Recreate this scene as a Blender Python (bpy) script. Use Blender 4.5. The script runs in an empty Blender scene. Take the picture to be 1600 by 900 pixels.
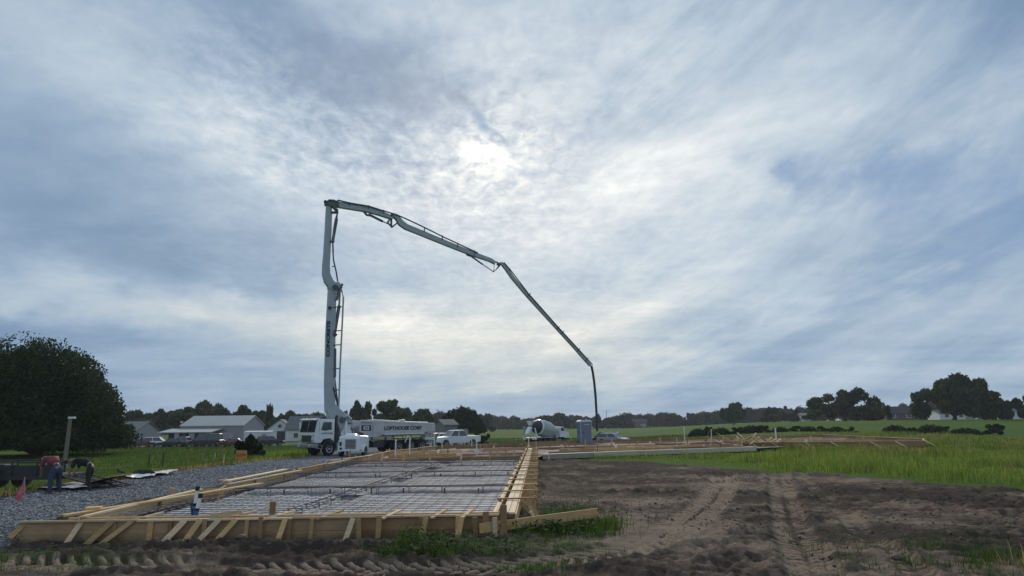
import bpy, bmesh, math, random
import numpy as np
from mathutils import Vector, Matrix, geometry
PI = math.pi
random.seed(7)
SC = bpy.context.scene
COL = SC.collection

# ------------------------------------------------------------------ camera
PITCH, ROLL, FPX, CAMH = math.radians(11.1), math.radians(0.6), 1080.0, 2.4
cam_data = bpy.data.cameras.new('camera')
cam_data.sensor_width = 36.0
cam_data.lens = 36.0 * FPX / 1600.0
cam_data.clip_start = 0.1
cam_data.clip_end = 9000.0
camera = bpy.data.objects.new('camera', cam_data)
COL.objects.link(camera)
_cp, _sp, _cr, _sr = math.cos(PITCH), math.sin(PITCH), math.cos(ROLL), math.sin(ROLL)
_r0, _u0, _f0 = Vector((1, 0, 0)), Vector((0, -_sp, _cp)), Vector((0, _cp, _sp))
_right, _up = _r0 * _cr - _u0 * _sr, _r0 * _sr + _u0 * _cr
_m = Matrix((_right, _up, -_f0)).transposed().to_4x4()
_m.translation = (0, 0, CAMH)
camera.matrix_world = _m
SC.camera = camera

# ------------------------------------------------------------------ sun, exposure, sky
SUN_EL, SUN_AZ = math.radians(22.5), math.radians(-2.2)     # azimuth from +Y towards +X
sun_data = bpy.data.lights.new('sun', 'SUN')
sun_data.energy = 2.2
sun_data.angle = math.radians(9)
sun_data.color = (1.0, 0.90, 0.76)
sun = bpy.data.objects.new('sun', sun_data)
COL.objects.link(sun)
_sd = Vector((math.sin(SUN_AZ) * math.cos(SUN_EL), math.cos(SUN_AZ) * math.cos(SUN_EL), math.sin(SUN_EL)))
sun.rotation_euler = _sd.to_track_quat('Z', 'Y').to_euler()
sun.location = _sd * 60
SC.view_settings.view_transform = 'Standard'
SC.view_settings.look = 'None'
SC.view_settings.exposure = 0.0
SC.view_settings.gamma = 1.0
SC.view_settings.use_curve_mapping = False

world = bpy.data.worlds.new("World")
SC.world = world
world.use_nodes = True


class NX:
    """Tiny expression builder over shader math nodes."""
    tree = None

    def __init__(s, sock): s.s = sock

    @staticmethod
    def op(o, *a):
        n = NX.tree.nodes.new('ShaderNodeMath'); n.operation = o
        for i, v in enumerate(a):
            if isinstance(v, NX): NX.tree.links.new(v.s, n.inputs[i])
            else: n.inputs[i].default_value = v
        return NX(n.outputs[0])

    def __add__(s, o): return NX.op('ADD', s, o)
    __radd__ = __add__
    def __sub__(s, o): return NX.op('SUBTRACT', s, o)
    def __rsub__(s, o): return NX.op('SUBTRACT', o, s)
    def __mul__(s, o): return NX.op('MULTIPLY', s, o)
    __rmul__ = __mul__
    def __truediv__(s, o): return NX.op('DIVIDE', s, o)
    def clamp(s): return NX.op('MINIMUM', NX.op('MAXIMUM', s, 0.0), 1.0)


def exp_(x): return NX.op('EXPONENT', x)


def vec_(x, y, z=0.0):
    n = NX.tree.nodes.new('ShaderNodeCombineXYZ')
    for i, v in enumerate((x, y, z)):
        if isinstance(v, NX): NX.tree.links.new(v.s, n.inputs[i])
        else: n.inputs[i].default_value = v
    return n.outputs[0]


def noise_(vec, scale, detail=5, rough=0.55, dist=0.0, lac=2.0):
    n = NX.tree.nodes.new('ShaderNodeTexNoise')
    NX.tree.links.new(vec, n.inputs['Vector'])
    n.inputs['Scale'].default_value = scale
    n.inputs['Detail'].default_value = detail
    n.inputs['Roughness'].default_value = rough
    n.inputs['Distortion'].default_value = dist
    n.inputs['Lacunarity'].default_value = lac
    return NX(n.outputs[0])


def smooth_(x, a, b):
    n = NX.tree.nodes.new('ShaderNodeMapRange'); n.interpolation_type = 'SMOOTHSTEP'
    NX.tree.links.new(x.s, n.inputs['Value'])
    n.inputs['From Min'].default_value = a; n.inputs['From Max'].default_value = b
    return NX(n.outputs[0])


def build_sky():
    t = world.node_tree; NX.tree = t
    t.nodes.clear()
    out = t.nodes.new('ShaderNodeOutputWorld')
    bg = t.nodes.new('ShaderNodeBackground')
    STR = 0.1
    bg.inputs['Strength'].default_value = STR
    t.links.new(bg.outputs[0], out.inputs[0])
    sky = t.nodes.new('ShaderNodeTexSky')
    sky.sky_type = 'NISHITA'; sky.sun_disc = False
    sky.sun_elevation = SUN_EL; sky.sun_rotation = SUN_AZ
    sky.air_density = 1.2; sky.dust_density = 2.0; sky.ozone_density = 1.5
    tc = t.nodes.new('ShaderNodeTexCoord')
    sx = t.nodes.new('ShaderNodeSeparateXYZ')
    t.links.new(tc.outputs['Generated'], sx.inputs[0])
    x, y, z = (NX(sx.outputs[i]) for i in range(3))
    az = NX.op('ARCTAN2', x, y) * (180 / PI)
    el = NX.op('ARCSINE', z) * (180 / PI)
    zz = NX.op('MAXIMUM', z, 0.0) + 0.10
    px, py = x / zz, y / zz                        # a cloud deck seen in perspective
    pv = vec_(px, py, 0.0)
    big = noise_(pv, 0.55, 6, 0.55, 0.6)
    mid = noise_(vec_(px * 0.8 + 7.0, py * 1.3, 1.3), 1.7, 7, 0.6, 0.7)
    fine = noise_(vec_(px, py, 4.0), 7.0, 6, 0.62, 0.5)
    ripple = noise_(vec_(px * 1.15, py * 0.75, 9.0), 17.0, 5, 0.6, 0.3)
    streak = noise_(vec_(az * 0.045, el * 0.42, 2.0), 1.0, 5, 0.55, 0.5)   # long flat bands low in the sky
    w1 = noise_(vec_(az * 0.07, el * 0.11, 5.0), 1.0, 5, 0.6) - 0.5
    w2 = noise_(vec_(az * 0.07, el * 0.11, 11.0), 1.0, 5, 0.6) - 0.5
    azw, elw = az + w1 * 22.0, el + w2 * 11.0

    def blob(a0, e0, sa, se, rot=0.0, k=1.0, warp=True):
        A, E = (azw, elw) if warp else (az, el)
        c, s = math.cos(math.radians(rot)), math.sin(math.radians(rot))
        da, de = A - a0, E - e0
        u = (da * c + de * s) / sa
        v = (de * c - da * s) / se
        return exp_((u * u + v * v) * -1.0) * k

    cA, sA = math.cos(math.radians(24)), math.sin(math.radians(24))
    dg = noise_(vec_((az * cA + el * sA) * 0.035, (el * cA - az * sA) * 0.13, 8.0), 1.0, 9, 0.62, 0.9)     # feathered diagonal sweeps
    dg2 = noise_(vec_((az * 0.9 + el * 0.4) * 0.09, (el * 0.9 - az * 0.4) * 0.20, 3.0), 1.0, 7, 0.62, 0.6)
    rightw = smooth_(az, -6.0, 12.0)
    B = 0.65 + (big - 0.5) * 0.35 + (mid - 0.5) * 0.30 + (fine - 0.5) * 0.10
    B = B + ((dg - 0.5) * 1.15 + (dg2 - 0.5) * 0.45) * (0.35 + rightw * 0.65)
    low = smooth_(el, 14.0, 5.0)
    B = B + (streak - 0.5) * 0.42 * (0.25 + low)
    # the cloud masses that can be made out
    B = B + blob(-25, 22.5, 13, 2.2, -20, 0.30)       # pale diagonal bank, upper left
    B = B - blob(-17, 29, 14, 4.6, -18, 0.46)        # dark blue-grey bank above it
    B = B - blob(-6, 27, 6, 3.2, -20, 0.26)
    B = B - blob(-37, 15, 12, 5.5, -10, 0.36)          # grey left
    B = B - blob(-18, 13.0, 12, 2.6, -4, 0.16)
    B = B + blob(-22, 8.6, 20, 2.0, -3, 0.36)        # pale band low over the left
    B = B + blob(0, 7.2, 18, 3.2, 2, 0.30)
    B = B - blob(-39, 6.5, 10, 1.4, -7, 0.34)
    B = B + blob(15, 19, 13, 8, 24, 0.34)            # bright veil right of the sun
    B = B - blob(41, 31, 9, 5, 0, 0.38)
    B = B - blob(30, 3.5, 26, 3.5, 2, 0.04, False)
    B = B - blob(-22, 2.0, 26, 3.0, 0, 0.12, False)
    B = B + blob(0, 4.2, 7, 0.45, 0, 0.16) + blob(-2.5, 3.6, 3, 0.3, 0, 0.2)
    rip_mask = blob(-14, 22.0, 14, 4.2, -14, 1.0) + blob(-1.5, 24, 5, 4, 0, 0.9)
    B = B + (ripple - 0.5) * 1.1 * rip_mask.clamp()
    # light through the thin cloud round the sun
    cosg = x * _sd.x + y * _sd.y + z * _sd.z
    g = NX.op('ARCCOSINE', NX.op('MINIMUM', cosg, 1.0)) * (180 / PI)
    glow = exp_(g * g * (-1.0 / 3.0)) * 0.70 + exp_(g * g * (-1.0 / 30.0)) * 0.30 + exp_(g * g * (-1.0 / 500.0)) * 0.22
    B = B + glow * (0.72 + (mid - 0.45) * 1.2 + (ripple - 0.5) * 2.4)
    B = B - smooth_(blob(-1.4, 23.4, 2.4, 0.75, -32, 1.0, False) + (ripple - 0.5) * 0.9, 0.40, 0.85) * 0.55   # the dark scrap of cloud across the sun
    ramp = t.nodes.new('ShaderNodeValToRGB')
    t.links.new(B.clamp().s if False else (B / 1.6).s, ramp.inputs[0])
    cr = ramp.color_ramp
    cr.interpolation = 'B_SPLINE'
    stops = [(0.0, (0.140, 0.228, 0.370)), (0.22, (0.212, 0.318, 0.465)), (0.40, (0.345, 0.462, 0.600)),
             (0.60, (0.565, 0.660, 0.740)), (0.80, (0.82, 0.86, 0.87)), (1.0, (1.25, 1.25, 1.22))]
    cr.elements[0].position = 0.0; cr.elements[0].color = (*stops[0][1], 1)
    cr.elements[1].position = 1.0; cr.elements[1].color = (*stops[-1][1], 1)
    for p, c in stops[1:-1]:
        e = cr.elements.new(p); e.color = (*c, 1)
    # blue gaps where the deck is thin
    gap = smooth_(blob(30.5, 17.2, 7, 2.6, 16, 1.15) + blob(24.7, 19, 3.0, 1.3, 20, 0.85) + blob(37.0, 13.0, 6, 3.2, -25, 0.95)
                  + blob(22, 7.6, 8, 0.8, 3, 0.62) + blob(31, 10.6, 8, 0.9, 5, 0.66) + blob(19, 21.5, 3, 1.6, 0, 0.5)
                  + blob(13.5, 20.0, 2.0, 1.4, 0, 0.5) + blob(5, 28.5, 6, 2.2, 0, 0.35) + (0.5 - dg2) * 1.5 * rightw + (0.5 - dg) * 0.9 * rightw, 0.12, 1.30)
    gap = gap + smooth_(blob(-2.6, 24.8, 1.6, 0.7, -50, 1.0, False) + (ripple - 0.5) * 2.0, 0.45, 1.1) * 0.8
    gap = gap.clamp()
    warm = t.nodes.new('ShaderNodeMix'); warm.data_type = 'RGBA'; warm.blend_type = 'MULTIPLY'
    t.links.new((smooth_(el, 13.0, 6.0) * smooth_(B, 0.55, 1.0) * smooth_(az, 26.0, 4.0)).s, warm.inputs[0])
    t.links.new(ramp.outputs[0], warm.inputs[6]); warm.inputs[7].default_value = (1.04, 0.99, 0.91, 1)
    skyc = t.nodes.new('ShaderNodeVectorMath'); skyc.operation = 'SCALE'
    t.links.new(sky.outputs[0], skyc.inputs[0]); skyc.inputs['Scale'].default_value = 1.0
    cl = t.nodes.new('ShaderNodeVectorMath'); cl.operation = 'SCALE'
    t.links.new(warm.outputs[2], cl.inputs[0]); cl.inputs['Scale'].default_value = 1.0 / STR
    blue = t.nodes.new('ShaderNodeMix'); blue.data_type = 'RGBA'
    t.links.new((smooth_(el, 4.0, 20.0) * 0.06).s, blue.inputs[0])            # a little clear sky shows through everywhere
    t.links.new(cl.outputs[0], blue.inputs[6]); t.links.new(skyc.outputs[0], blue.inputs[7])
    mx = t.nodes.new('ShaderNodeMix'); mx.data_type = 'RGBA'
    t.links.new((gap * 0.72).s, mx.inputs[0])
    t.links.new(blue.outputs[2], mx.inputs[6])
    mx.inputs[7].default_value = (0.205 / STR, 0.325 / STR, 0.53 / STR, 1)
    t.links.new(mx.outputs[2], bg.inputs['Color'])


build_sky()
world.cycles.sampling_method = 'MANUAL'
world.cycles.sample_map_resolution = 1024


# ------------------------------------------------------------------ helpers
def tag(o, label=None, cat=None, group=None, kind=None):
    if label: o['label'] = label
    if cat: o['category'] = cat
    if group: o['group'] = group
    if kind: o['kind'] = kind
    return o


def empty(name, label, cat, loc=(0, 0, 0), rz=0.0, group=None, scale=1.0):
    o = bpy.data.objects.new(name, None)
    o.empty_display_size = 0.2
    COL.objects.link(o)
    o.location = loc; o.rotation_euler = (0, 0, rz); o.scale = (scale,) * 3
    return tag(o, label, cat, group)


KIDS = {}


def link(name, me, mat=None, parent=None, loc=None, rot=None, bevel=0.0):
    o = bpy.data.objects.new(name, me)
    COL.objects.link(o)
    if mat is not None and not me.materials:
        for mm in (mat if isinstance(mat, (list, tuple)) else [mat]): me.materials.append(mm)
    if parent is not None:
        o.parent = parent
        KIDS.setdefault(parent.name, []).append(o)
    if loc is not None: o.location = loc
    if rot is not None: o.rotation_euler = rot
    if bevel:
        b = o.modifiers.new('bevel', 'BEVEL'); b.width = bevel; b.segments = 2; b.limit_method = 'ANGLE'
    return o


def copy_tree(o, parent=None):
    c = o.copy(); COL.objects.link(c)
    if parent is not None:
        c.parent = parent
        KIDS.setdefault(parent.name, []).append(c)
    for ch in KIDS.get(o.name, []): copy_tree(ch, c)
    return c


class MB:
    def __init__(s): s.v = []; s.f = []

    def add(s, vs, fs):
        n = len(s.v); s.v += [tuple(p) for p in vs]; s.f += [tuple(i + n for i in f) for f in fs]
        return s

    def box(s, c, d, rot=None):
        hx, hy, hz = d[0] / 2, d[1] / 2, d[2] / 2
        vs = [Vector((a * hx, b * hy, e * hz)) for a in (-1, 1) for b in (-1, 1) for e in (-1, 1)]
        if rot is not None: vs = [rot @ v for v in vs]
        c = Vector(c)
        return s.add([v + c for v in vs], [(0, 1, 3, 2), (4, 6, 7, 5), (0, 4, 5, 1), (2, 3, 7, 6), (0, 2, 6, 4), (1, 5, 7, 3)])

    def bar(s, p, q, w, h, up=(0, 0, 1)):
        """box from p to q, w wide (sideways) and h tall (along up)"""
        p, q = Vector(p), Vector(q); d = (q - p).normalized(); up = Vector(up)
        if abs(d.dot(up)) > 0.98: up = Vector((1, 0, 0))
        sd = d.cross(up).normalized(); u = sd.cross(d).normalized()
        a, b = sd * w / 2, u * h / 2
        return s.add([p - a - b, p + a - b, p + a + b, p - a + b, q - a - b, q + a - b, q + a + b, q - a + b],
                     [(0, 1, 2, 3), (7, 6, 5, 4), (0, 4, 5, 1), (1, 5, 6, 2), (2, 6, 7, 3), (3, 7, 4, 0)])

    def tube(s, pts, r, n=8, cap=True):
        pts = [Vector(p) for p in pts]
        rs = r if isinstance(r, (list, tuple)) else [r] * len(pts)
        base = len(s.v); m = len(pts)
        for i, p in enumerate(pts):
            d = (pts[min(i + 1, m - 1)] - pts[max(i - 1, 0)]).normalized()
            ref = Vector((0, 0, 1)) if abs(d.z) < 0.9 else Vector((1, 0, 0))
            a = d.cross(ref).normalized(); b = d.cross(a).normalized()
            for k in range(n):
                t = 2 * PI * k / n
                s.v.append(tuple(p + (a * math.cos(t) + b * math.sin(t)) * rs[i]))
        for i in range(m - 1):
            for k in range(n):
                k2 = (k + 1) % n
                s.f.append((base + i * n + k, base + i * n + k2, base + (i + 1) * n + k2, base + (i + 1) * n + k))
        if cap:
            s.f.append(tuple(base + k for k in range(n))[::-1])
            s.f.append(tuple(base + (m - 1) * n + k for k in range(n)))
        return s

    def loft(s, rings, cap=True):
        """rings: lists of the same number of points"""
        base = len(s.v); n = len(rings[0])
        for r in rings: s.v += [tuple(p) for p in r]
        for i in range(len(rings) - 1):
            for k in range(n):
                k2 = (k + 1) % n
                s.f.append((base + i * n + k, base + i * n + k2, base + (i + 1) * n + k2, base + (i + 1) * n + k))
        if cap:
            s.f.append(tuple(base + k for k in range(n))[::-1])
            s.f.append(tuple(base + (len(rings) - 1) * n + k for k in range(n)))
        return s

    def prism(s, poly, y0, y1, axis='y'):
        """poly of (x,z) extruded along y (axis 'y'), or (y,z) along x, or (x,y) along z"""
        def P(a, b, c): return {'y': (a, c, b), 'x': (c, a, b), 'z': (a, b, c)}[axis]
        n = len(poly)
        vs = [P(a, b, y0) for a, b in poly] + [P(a, b, y1) for a, b in poly]
        return s.add(vs, [tuple(range(n))[::-1], tuple(range(n, 2 * n))] +
                     [(i, (i + 1) % n, n + (i + 1) % n, n + i) for i in range(n)])

    def mesh(s, name, smooth=False):
        me = bpy.data.meshes.new(name)
        me.from_pydata(s.v, [], s.f)
        bm = bmesh.new(); bm.from_mesh(me); bmesh.ops.recalc_face_normals(bm, faces=bm.faces); bm.to_mesh(me); bm.free()
        if smooth:
            me.polygons.foreach_set('use_smooth', [True] * len(me.polygons))
        return me

    def build(s, name, mat, parent=None, bevel=0.0, smooth=False, loc=None, rot=None):
        return link(name, s.mesh(name, smooth), mat, parent, loc, rot, bevel)


def np_mesh(name, verts, faces, smooth=False):
    """verts (N,3), faces (M,k) arrays of one polygon size"""
    me = bpy.data.meshes.new(name)
    faces = np.ascontiguousarray(faces, dtype=np.int32); M, k = faces.shape
    me.vertices.add(len(verts)); me.vertices.foreach_set('co', np.asarray(verts, dtype=np.float32).ravel())
    me.loops.add(M * k); me.loops.foreach_set('vertex_index', faces.ravel())
    me.polygons.add(M)
    me.polygons.foreach_set('loop_start', np.arange(0, M * k, k, dtype=np.int32))
    if smooth: me.polygons.foreach_set('use_smooth', np.ones(M, dtype=bool))
    me.update(calc_edges=True)
    return me


def ray(u, v):
    """world direction through a spot of the 1600x900 view (used to survey the site, see at/ground_at)"""
    a, b = (u - 800) / FPX, -(v - 450) / FPX
    return _f0 + _right * a + _up * b


def at(u, v, Y):
    r = ray(u, v); t = Y / r.y
    return Vector((r.x * t, Y, CAMH + r.z * t))


def ground_at(u, v, z=0.0):
    r = ray(u, v); t = (z - CAMH) / r.z
    return Vector((r.x * t, r.y * t, z))


# ---- vectorised noise
def _hash(ix, iy, s):
    h = (ix.astype(np.int64) * 374761393 + iy.astype(np.int64) * 668265263 + s * 1442695041) & 0xffffffff
    h = ((h ^ (h >> 13)) * 1274126177) & 0xffffffff
    return ((h ^ (h >> 16)) & 0xffff) / 65535.0


def vn(x, y, s=0):
    ix, iy = np.floor(x), np.floor(y); fx, fy = x - ix, y - iy
    fx, fy = fx * fx * (3 - 2 * fx), fy * fy * (3 - 2 * fy)
    a, b = _hash(ix, iy, s), _hash(ix + 1, iy, s)
    c, d = _hash(ix, iy + 1, s), _hash(ix + 1, iy + 1, s)
    return (a + (b - a) * fx) * (1 - fy) + (c + (d - c) * fx) * fy


def fbm(x, y, s=0, o=4, g=0.5):
    t = 0; a = 1; n = 0
    for i in range(o):
        t = t + a * vn(x * 2 ** i + 17.3 * i, y * 2 ** i - 9.1 * i, s + i); n += a; a *= g
    return t / n


def sst(x, a, b):
    t = np.clip((x - a) / (b - a), 0, 1)
    return t * t * (3 - 2 * t)


# ------------------------------------------------------------------ materials
MATS = {}


def mat(name, col, rough=0.7, metal=0.0, var=0.0, nscale=8.0, namt=0.25, bump=0.0, bscale=40.0, spec=0.5, trans=0.0, alpha=1.0, coat=0.0):
    """plain surface with two scales of procedural mottling; var = per-object value shift"""
    if name in MATS: return MATS[name]
    m = bpy.data.materials.new(name); m.use_nodes = True
    t = m.node_tree; NX.tree = t; b = t.nodes['Principled BSDF']
    b.inputs['Roughness'].default_value = rough; b.inputs['Metallic'].default_value = metal
    b.inputs['Specular IOR Level'].default_value = spec
    b.inputs['Coat Weight'].default_value = coat
    if trans: b.inputs['Transmission Weight'].default_value = trans
    tc = t.nodes.new('ShaderNodeTexCoord')
    n1 = noise_(tc.outputs['Object'], nscale, 5, 0.6)
    fac = 1.0 + (n1 - 0.5) * (namt * 2)
    if var:
        oi = t.nodes.new('ShaderNodeObjectInfo')
        fac = fac * (1.0 + (NX(oi.outputs['Random']) - 0.5) * (var * 2))
    sc = t.nodes.new('ShaderNodeVectorMath'); sc.operation = 'SCALE'
    sc.inputs[0].default_value = col[:3]
    t.links.new(fac.s, sc.inputs['Scale'])
    t.links.new(sc.outputs[0], b.inputs['Base Color'])
    if bump:
        n2 = noise_(tc.outputs['Object'], bscale, 4, 0.6)
        bp = t.nodes.new('ShaderNodeBump'); bp.inputs['Strength'].default_value = bump
        bp.inputs['Distance'].default_value = 0.02
        t.links.new(n2.s, bp.inputs['Height']); t.links.new(bp.outputs[0], b.inputs['Normal'])
    MATS[name] = m
    return m


def wood_mat(name, col, dirt=0.5):
    m = bpy.data.materials.new(name); m.use_nodes = True
    t = m.node_tree; NX.tree = t; b = t.nodes['Principled BSDF']
    b.inputs['Roughness'].default_value = 0.8
    b.inputs['Specular IOR Level'].default_value = 0.25
    tc = t.nodes.new('ShaderNodeTexCoord'); oi = t.nodes.new('ShaderNodeObjectInfo')
    mp = t.nodes.new('ShaderNodeMapping'); mp.inputs['Scale'].default_value = (1.2, 1.2, 14)
    t.links.new(tc.outputs['Object'], mp.inputs[0])
    grain = noise_(mp.outputs[0], 2.6, 6, 0.65, 1.2)
    blot = noise_(tc.outputs['Object'], 1.6, 4, 0.6)
    rnd = NX(oi.outputs['Random'])
    v = (0.72 + (grain - 0.5) * 0.75) * (1.0 + (rnd - 0.5) * 0.5) + (blot - 0.5) * dirt * 0.6
    # knots
    vo = t.nodes.new('ShaderNodeTexVoronoi'); vo.inputs['Scale'].default_value = 1.3
    t.links.new(tc.outputs['Object'], vo.inputs['Vector'])
    knot = smooth_(NX(vo.outputs['Distance']), 0.03, 0.075)
    v = v * (0.35 + knot * 0.65)
    # mud splashed up from the ground
    sx = t.nodes.new('ShaderNodeSeparateXYZ'); geo = t.nodes.new('ShaderNodeNewGeometry')
    t.links.new(geo.outputs['Position'], sx.inputs[0])
    mud = smooth_(NX(sx.outputs[2]) + (blot - 0.5) * 0.35, 0.20, -0.02) * dirt
    sc = t.nodes.new('ShaderNodeVectorMath'); sc.operation = 'SCALE'
    sc.inputs[0].default_value = tuple(c / 0.72 for c in col); t.links.new(v.s, sc.inputs['Scale'])
    mx = t.nodes.new('ShaderNodeMix'); mx.data_type = 'RGBA'
    t.links.new(mud.s, mx.inputs[0]); t.links.new(sc.outputs[0], mx.inputs[6])
    mx.inputs[7].default_value = (0.10, 0.075, 0.055, 1)
    t.links.new(mx.outputs[2], b.inputs['Base Color'])
    bp = t.nodes.new('ShaderNodeBump'); bp.inputs['Strength'].default_value = 0.3; bp.inputs['Distance'].default_value = 0.01
    t.links.new(grain.s, bp.inputs['Height']); t.links.new(bp.outputs[0], b.inputs['Normal'])
    return m


def leaf_mat(name, col, var=0.35, objvar=0.15):
    m = bpy.data.materials.new(name); m.use_nodes = True
    t = m.node_tree; NX.tree = t; b = t.nodes['Principled BSDF']
    b.inputs['Roughness'].default_value = 0.8
    b.inputs['Specular IOR Level'].default_value = 0.06
    geo = t.nodes.new('ShaderNodeNewGeometry'); oi = t.nodes.new('ShaderNodeObjectInfo')
    tc = t.nodes.new('ShaderNodeTexCoord')
    n = noise_(tc.outputs['Object'], 0.5, 3, 0.5)
    r = NX(geo.outputs['Random Per Island'])
    f = (1.0 + (r - 0.5) * (2 * var)) * (1.0 + (NX(oi.outputs['Random']) - 0.5) * (2 * objvar)) * (1.0 + (n - 0.5) * 0.7)
    hs = t.nodes.new('ShaderNodeMix'); hs.data_type = 'RGBA'
    t.links.new(((r * 0.5) + (n - 0.3) * 0.6).clamp().s, hs.inputs[0])
    hs.inputs[6].default_value = (*col, 1)
    hs.inputs[7].default_value = (col[0] * 1.5, col[1] * 1.15, col[2] * 0.8, 1)
    sc = t.nodes.new('ShaderNodeVectorMath'); sc.operation = 'SCALE'
    t.links.new(hs.outputs[2], sc.inputs[0]); t.links.new(f.s, sc.inputs['Scale'])
    t.links.new(sc.outputs[0], b.inputs['Base Color'])
    tl = t.nodes.new('ShaderNodeBsdfTranslucent'); t.links.new(sc.outputs[0], tl.inputs[0])
    ms = t.nodes.new('ShaderNodeMixShader'); ms.inputs[0].default_value = 0.3
    out = t.nodes['Material Output']
    t.links.new(b.outputs[0], ms.inputs[1]); t.links.new(tl.outputs[0], ms.inputs[2]); t.links.new(ms.outputs[0], out.inputs[0])
    return m


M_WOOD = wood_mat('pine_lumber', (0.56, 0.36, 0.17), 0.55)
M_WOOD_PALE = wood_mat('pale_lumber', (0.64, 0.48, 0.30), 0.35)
M_WOOD_SHADED = wood_mat('shaded_form_lumber', (0.37, 0.245, 0.135), 0.7)  # weathered brown, with the shade of the front form face darkened into the colour
M_WOOD_BROWN = wood_mat('weathered_lumber', (0.29, 0.175, 0.09), 0.6)
M_WOOD_GREY = wood_mat('grey_lumber', (0.42, 0.38, 0.30), 0.3)
M_WOOD_RED = wood_mat('muddy_lumber', (0.34, 0.21, 0.13), 0.7)
M_WHITE = mat('white_truck_paint', (0.72, 0.74, 0.76), 0.35, var=0.0, nscale=3, namt=0.10, coat=0.3)
M_PANEL = mat('grey_white_panel', (0.47, 0.49, 0.52), 0.45, nscale=1.2, namt=.25)
M_BOOM = mat('boom_paint', (0.36, 0.41, 0.44), 0.5, nscale=1.5, namt=0.18)
M_BOOM_D = mat('boom_dark_steel', (0.085, 0.105, 0.125), 0.5, nscale=3, namt=0.25)
M_BLACK = mat('black_rubber', (0.018, 0.018, 0.02), 0.85, nscale=6, namt=0.3)
M_DARK = mat('dark_chassis', (0.03, 0.032, 0.036), 0.6, nscale=5, namt=0.35)
M_GLASS = mat('vehicle_glass', (0.025, 0.04, 0.045), 0.08, spec=0.9, namt=0.05)
M_CHROME = mat('chrome_metal', (0.60, 0.61, 0.63), 0.25, metal=0.9, namt=0.1)
M_GREYM = mat('grey_metal', (0.30, 0.31, 0.32), 0.5, metal=0.3, namt=0.2)
M_LETTER = mat('dark_lettering', (0.02, 0.025, 0.05), 0.5, namt=0.05)
M_STEEL = mat('dark_rebar_steel', (0.085, 0.088, 0.105), 0.6, metal=0.3, nscale=10, namt=0.4)
M_PVC = mat('white_pvc', (0.72, 0.71, 0.68), 0.4, nscale=6, namt=0.12)
M_BARK = mat('tree_bark', (0.055, 0.045, 0.036), 0.9, nscale=3, namt=0.4, bump=0.6, bscale=8)

# ------------------------------------------------------------------ the lie of the land
ROAD_L, ROAD_R = -15.9, -10.7


def road_mask(x, y):
    wob = (vn(y * 0.35, x * 0 + 3.0, 40) - 0.5) * 0.9
    wl = ROAD_L + wob - sst(y, 45, 75) * 1.2
    wr = ROAD_R + (vn(y * 0.5, x * 0 + 9.0, 41) - 0.5) * 0.5 + sst(y, 45, 90) * 3.5 - sst(y, 50, 20) * 0.0
    m = sst(x, wl - 0.35, wl + 0.35) * (1 - sst(x, wr - 0.3, wr + 0.3))
    return m * (1 - sst(y, 150, 190))


def base_z(x, y):
    r = np.maximum(y, 1.0)
    w = sst(x / r, 0.14, 0.42)
    z = -0.95 * sst(y, 76, 112) * (1 - w) - 0.25 * sst(y, 112, 150) * sst(-x / r, 0.1, 0.4)
    z = z + w * 2.1 * sst(y, 72, 185)
    z = z + 0.30 * sst(x, -17.9, -16.2) * (1 - sst(x, -10.9 + 0.9 * sst(y, 15.6, 17.0), -10.3 + 0.9 * sst(y, 15.6, 17.0))) * (1 - sst(y, 38, 56)) * sst(y, 13.2, 16.2)
    z = z + (fbm(x * 0.05, y * 0.05, 5, 3) - 0.5) * 0.5 * sst(np.hypot(x, y), 90, 160)
    return z


def tz(x, y):
    return float(base_z(np.array([float(x)]), np.array([float(y)]))[0])


GRASS_EDGE = [(1.0, 47.6), (4.2, 46.2), (7.75, 43.75), (10.0, 38.8), (12.0, 34.6), (14.2, 31.0), (15.6, 28.0), (17.2, 23.6), (19.8, 19.5), (24, 15), (60, 5)]


def edge_x(y):
    """x of the ragged edge between dirt (left) and tall grass (right) at y"""
    ys = np.array([p[1] for p in GRASS_EDGE][::-1]); xs = np.array([p[0] for p in GRASS_EDGE][::-1])
    return np.interp(y, ys, xs, left=60, right=-40)


def grass_right(x, y):
    j = (fbm(x * 0.5, y * 0.5, 60, 4) - 0.5) * 3.2
    return sst(x - edge_x(y) + j, -0.15, 0.9) * (y > 6)


TRACKS = [  # wheel tracks: centre line, width, lug strength
    ([(-14, 13.6), (-6.24, 12.86), (-2.19, 12.3), (-0.05, 12.6), (1.62, 13.63), (2.85, 14.99), (4.47, 18.29), (6.28, 22.64), (8.28, 28.35), (9.5, 33)], 1.05, 1.0),
    ([(14.5, 39.5), (13.01, 35.23), (8.41, 22.44), (6.17, 16.06), (5.43, 13.74), (4.6, 11.2)], 0.80, 0.6),
    ([(14.2, 34), (12.45, 31.13), (9.2, 20.6), (7.4, 15.3), (6.7, 12.6), (6.3, 11.4)], 0.5, 0.35),
]


def smooth_line(pts, n=12):
    pts = [Vector((*p, 0)) for p in pts]; out = []
    for i in range(len(pts) - 1):
        p0, p1, p2, p3 = pts[max(i - 1, 0)], pts[i], pts[i + 1], pts[min(i + 2, len(pts) - 1)]
        for k in range(n):
            t = k / n
            out.append(0.5 * ((2 * p1) + (p2 - p0) * t + (2 * p0 - 5 * p1 + 4 * p2 - p3) * t * t + (3 * p1 - p0 - 3 * p2 + p3) * t ** 3))
    out.append(pts[-1])
    return np.array([(p.x, p.y) for p in out])


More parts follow.
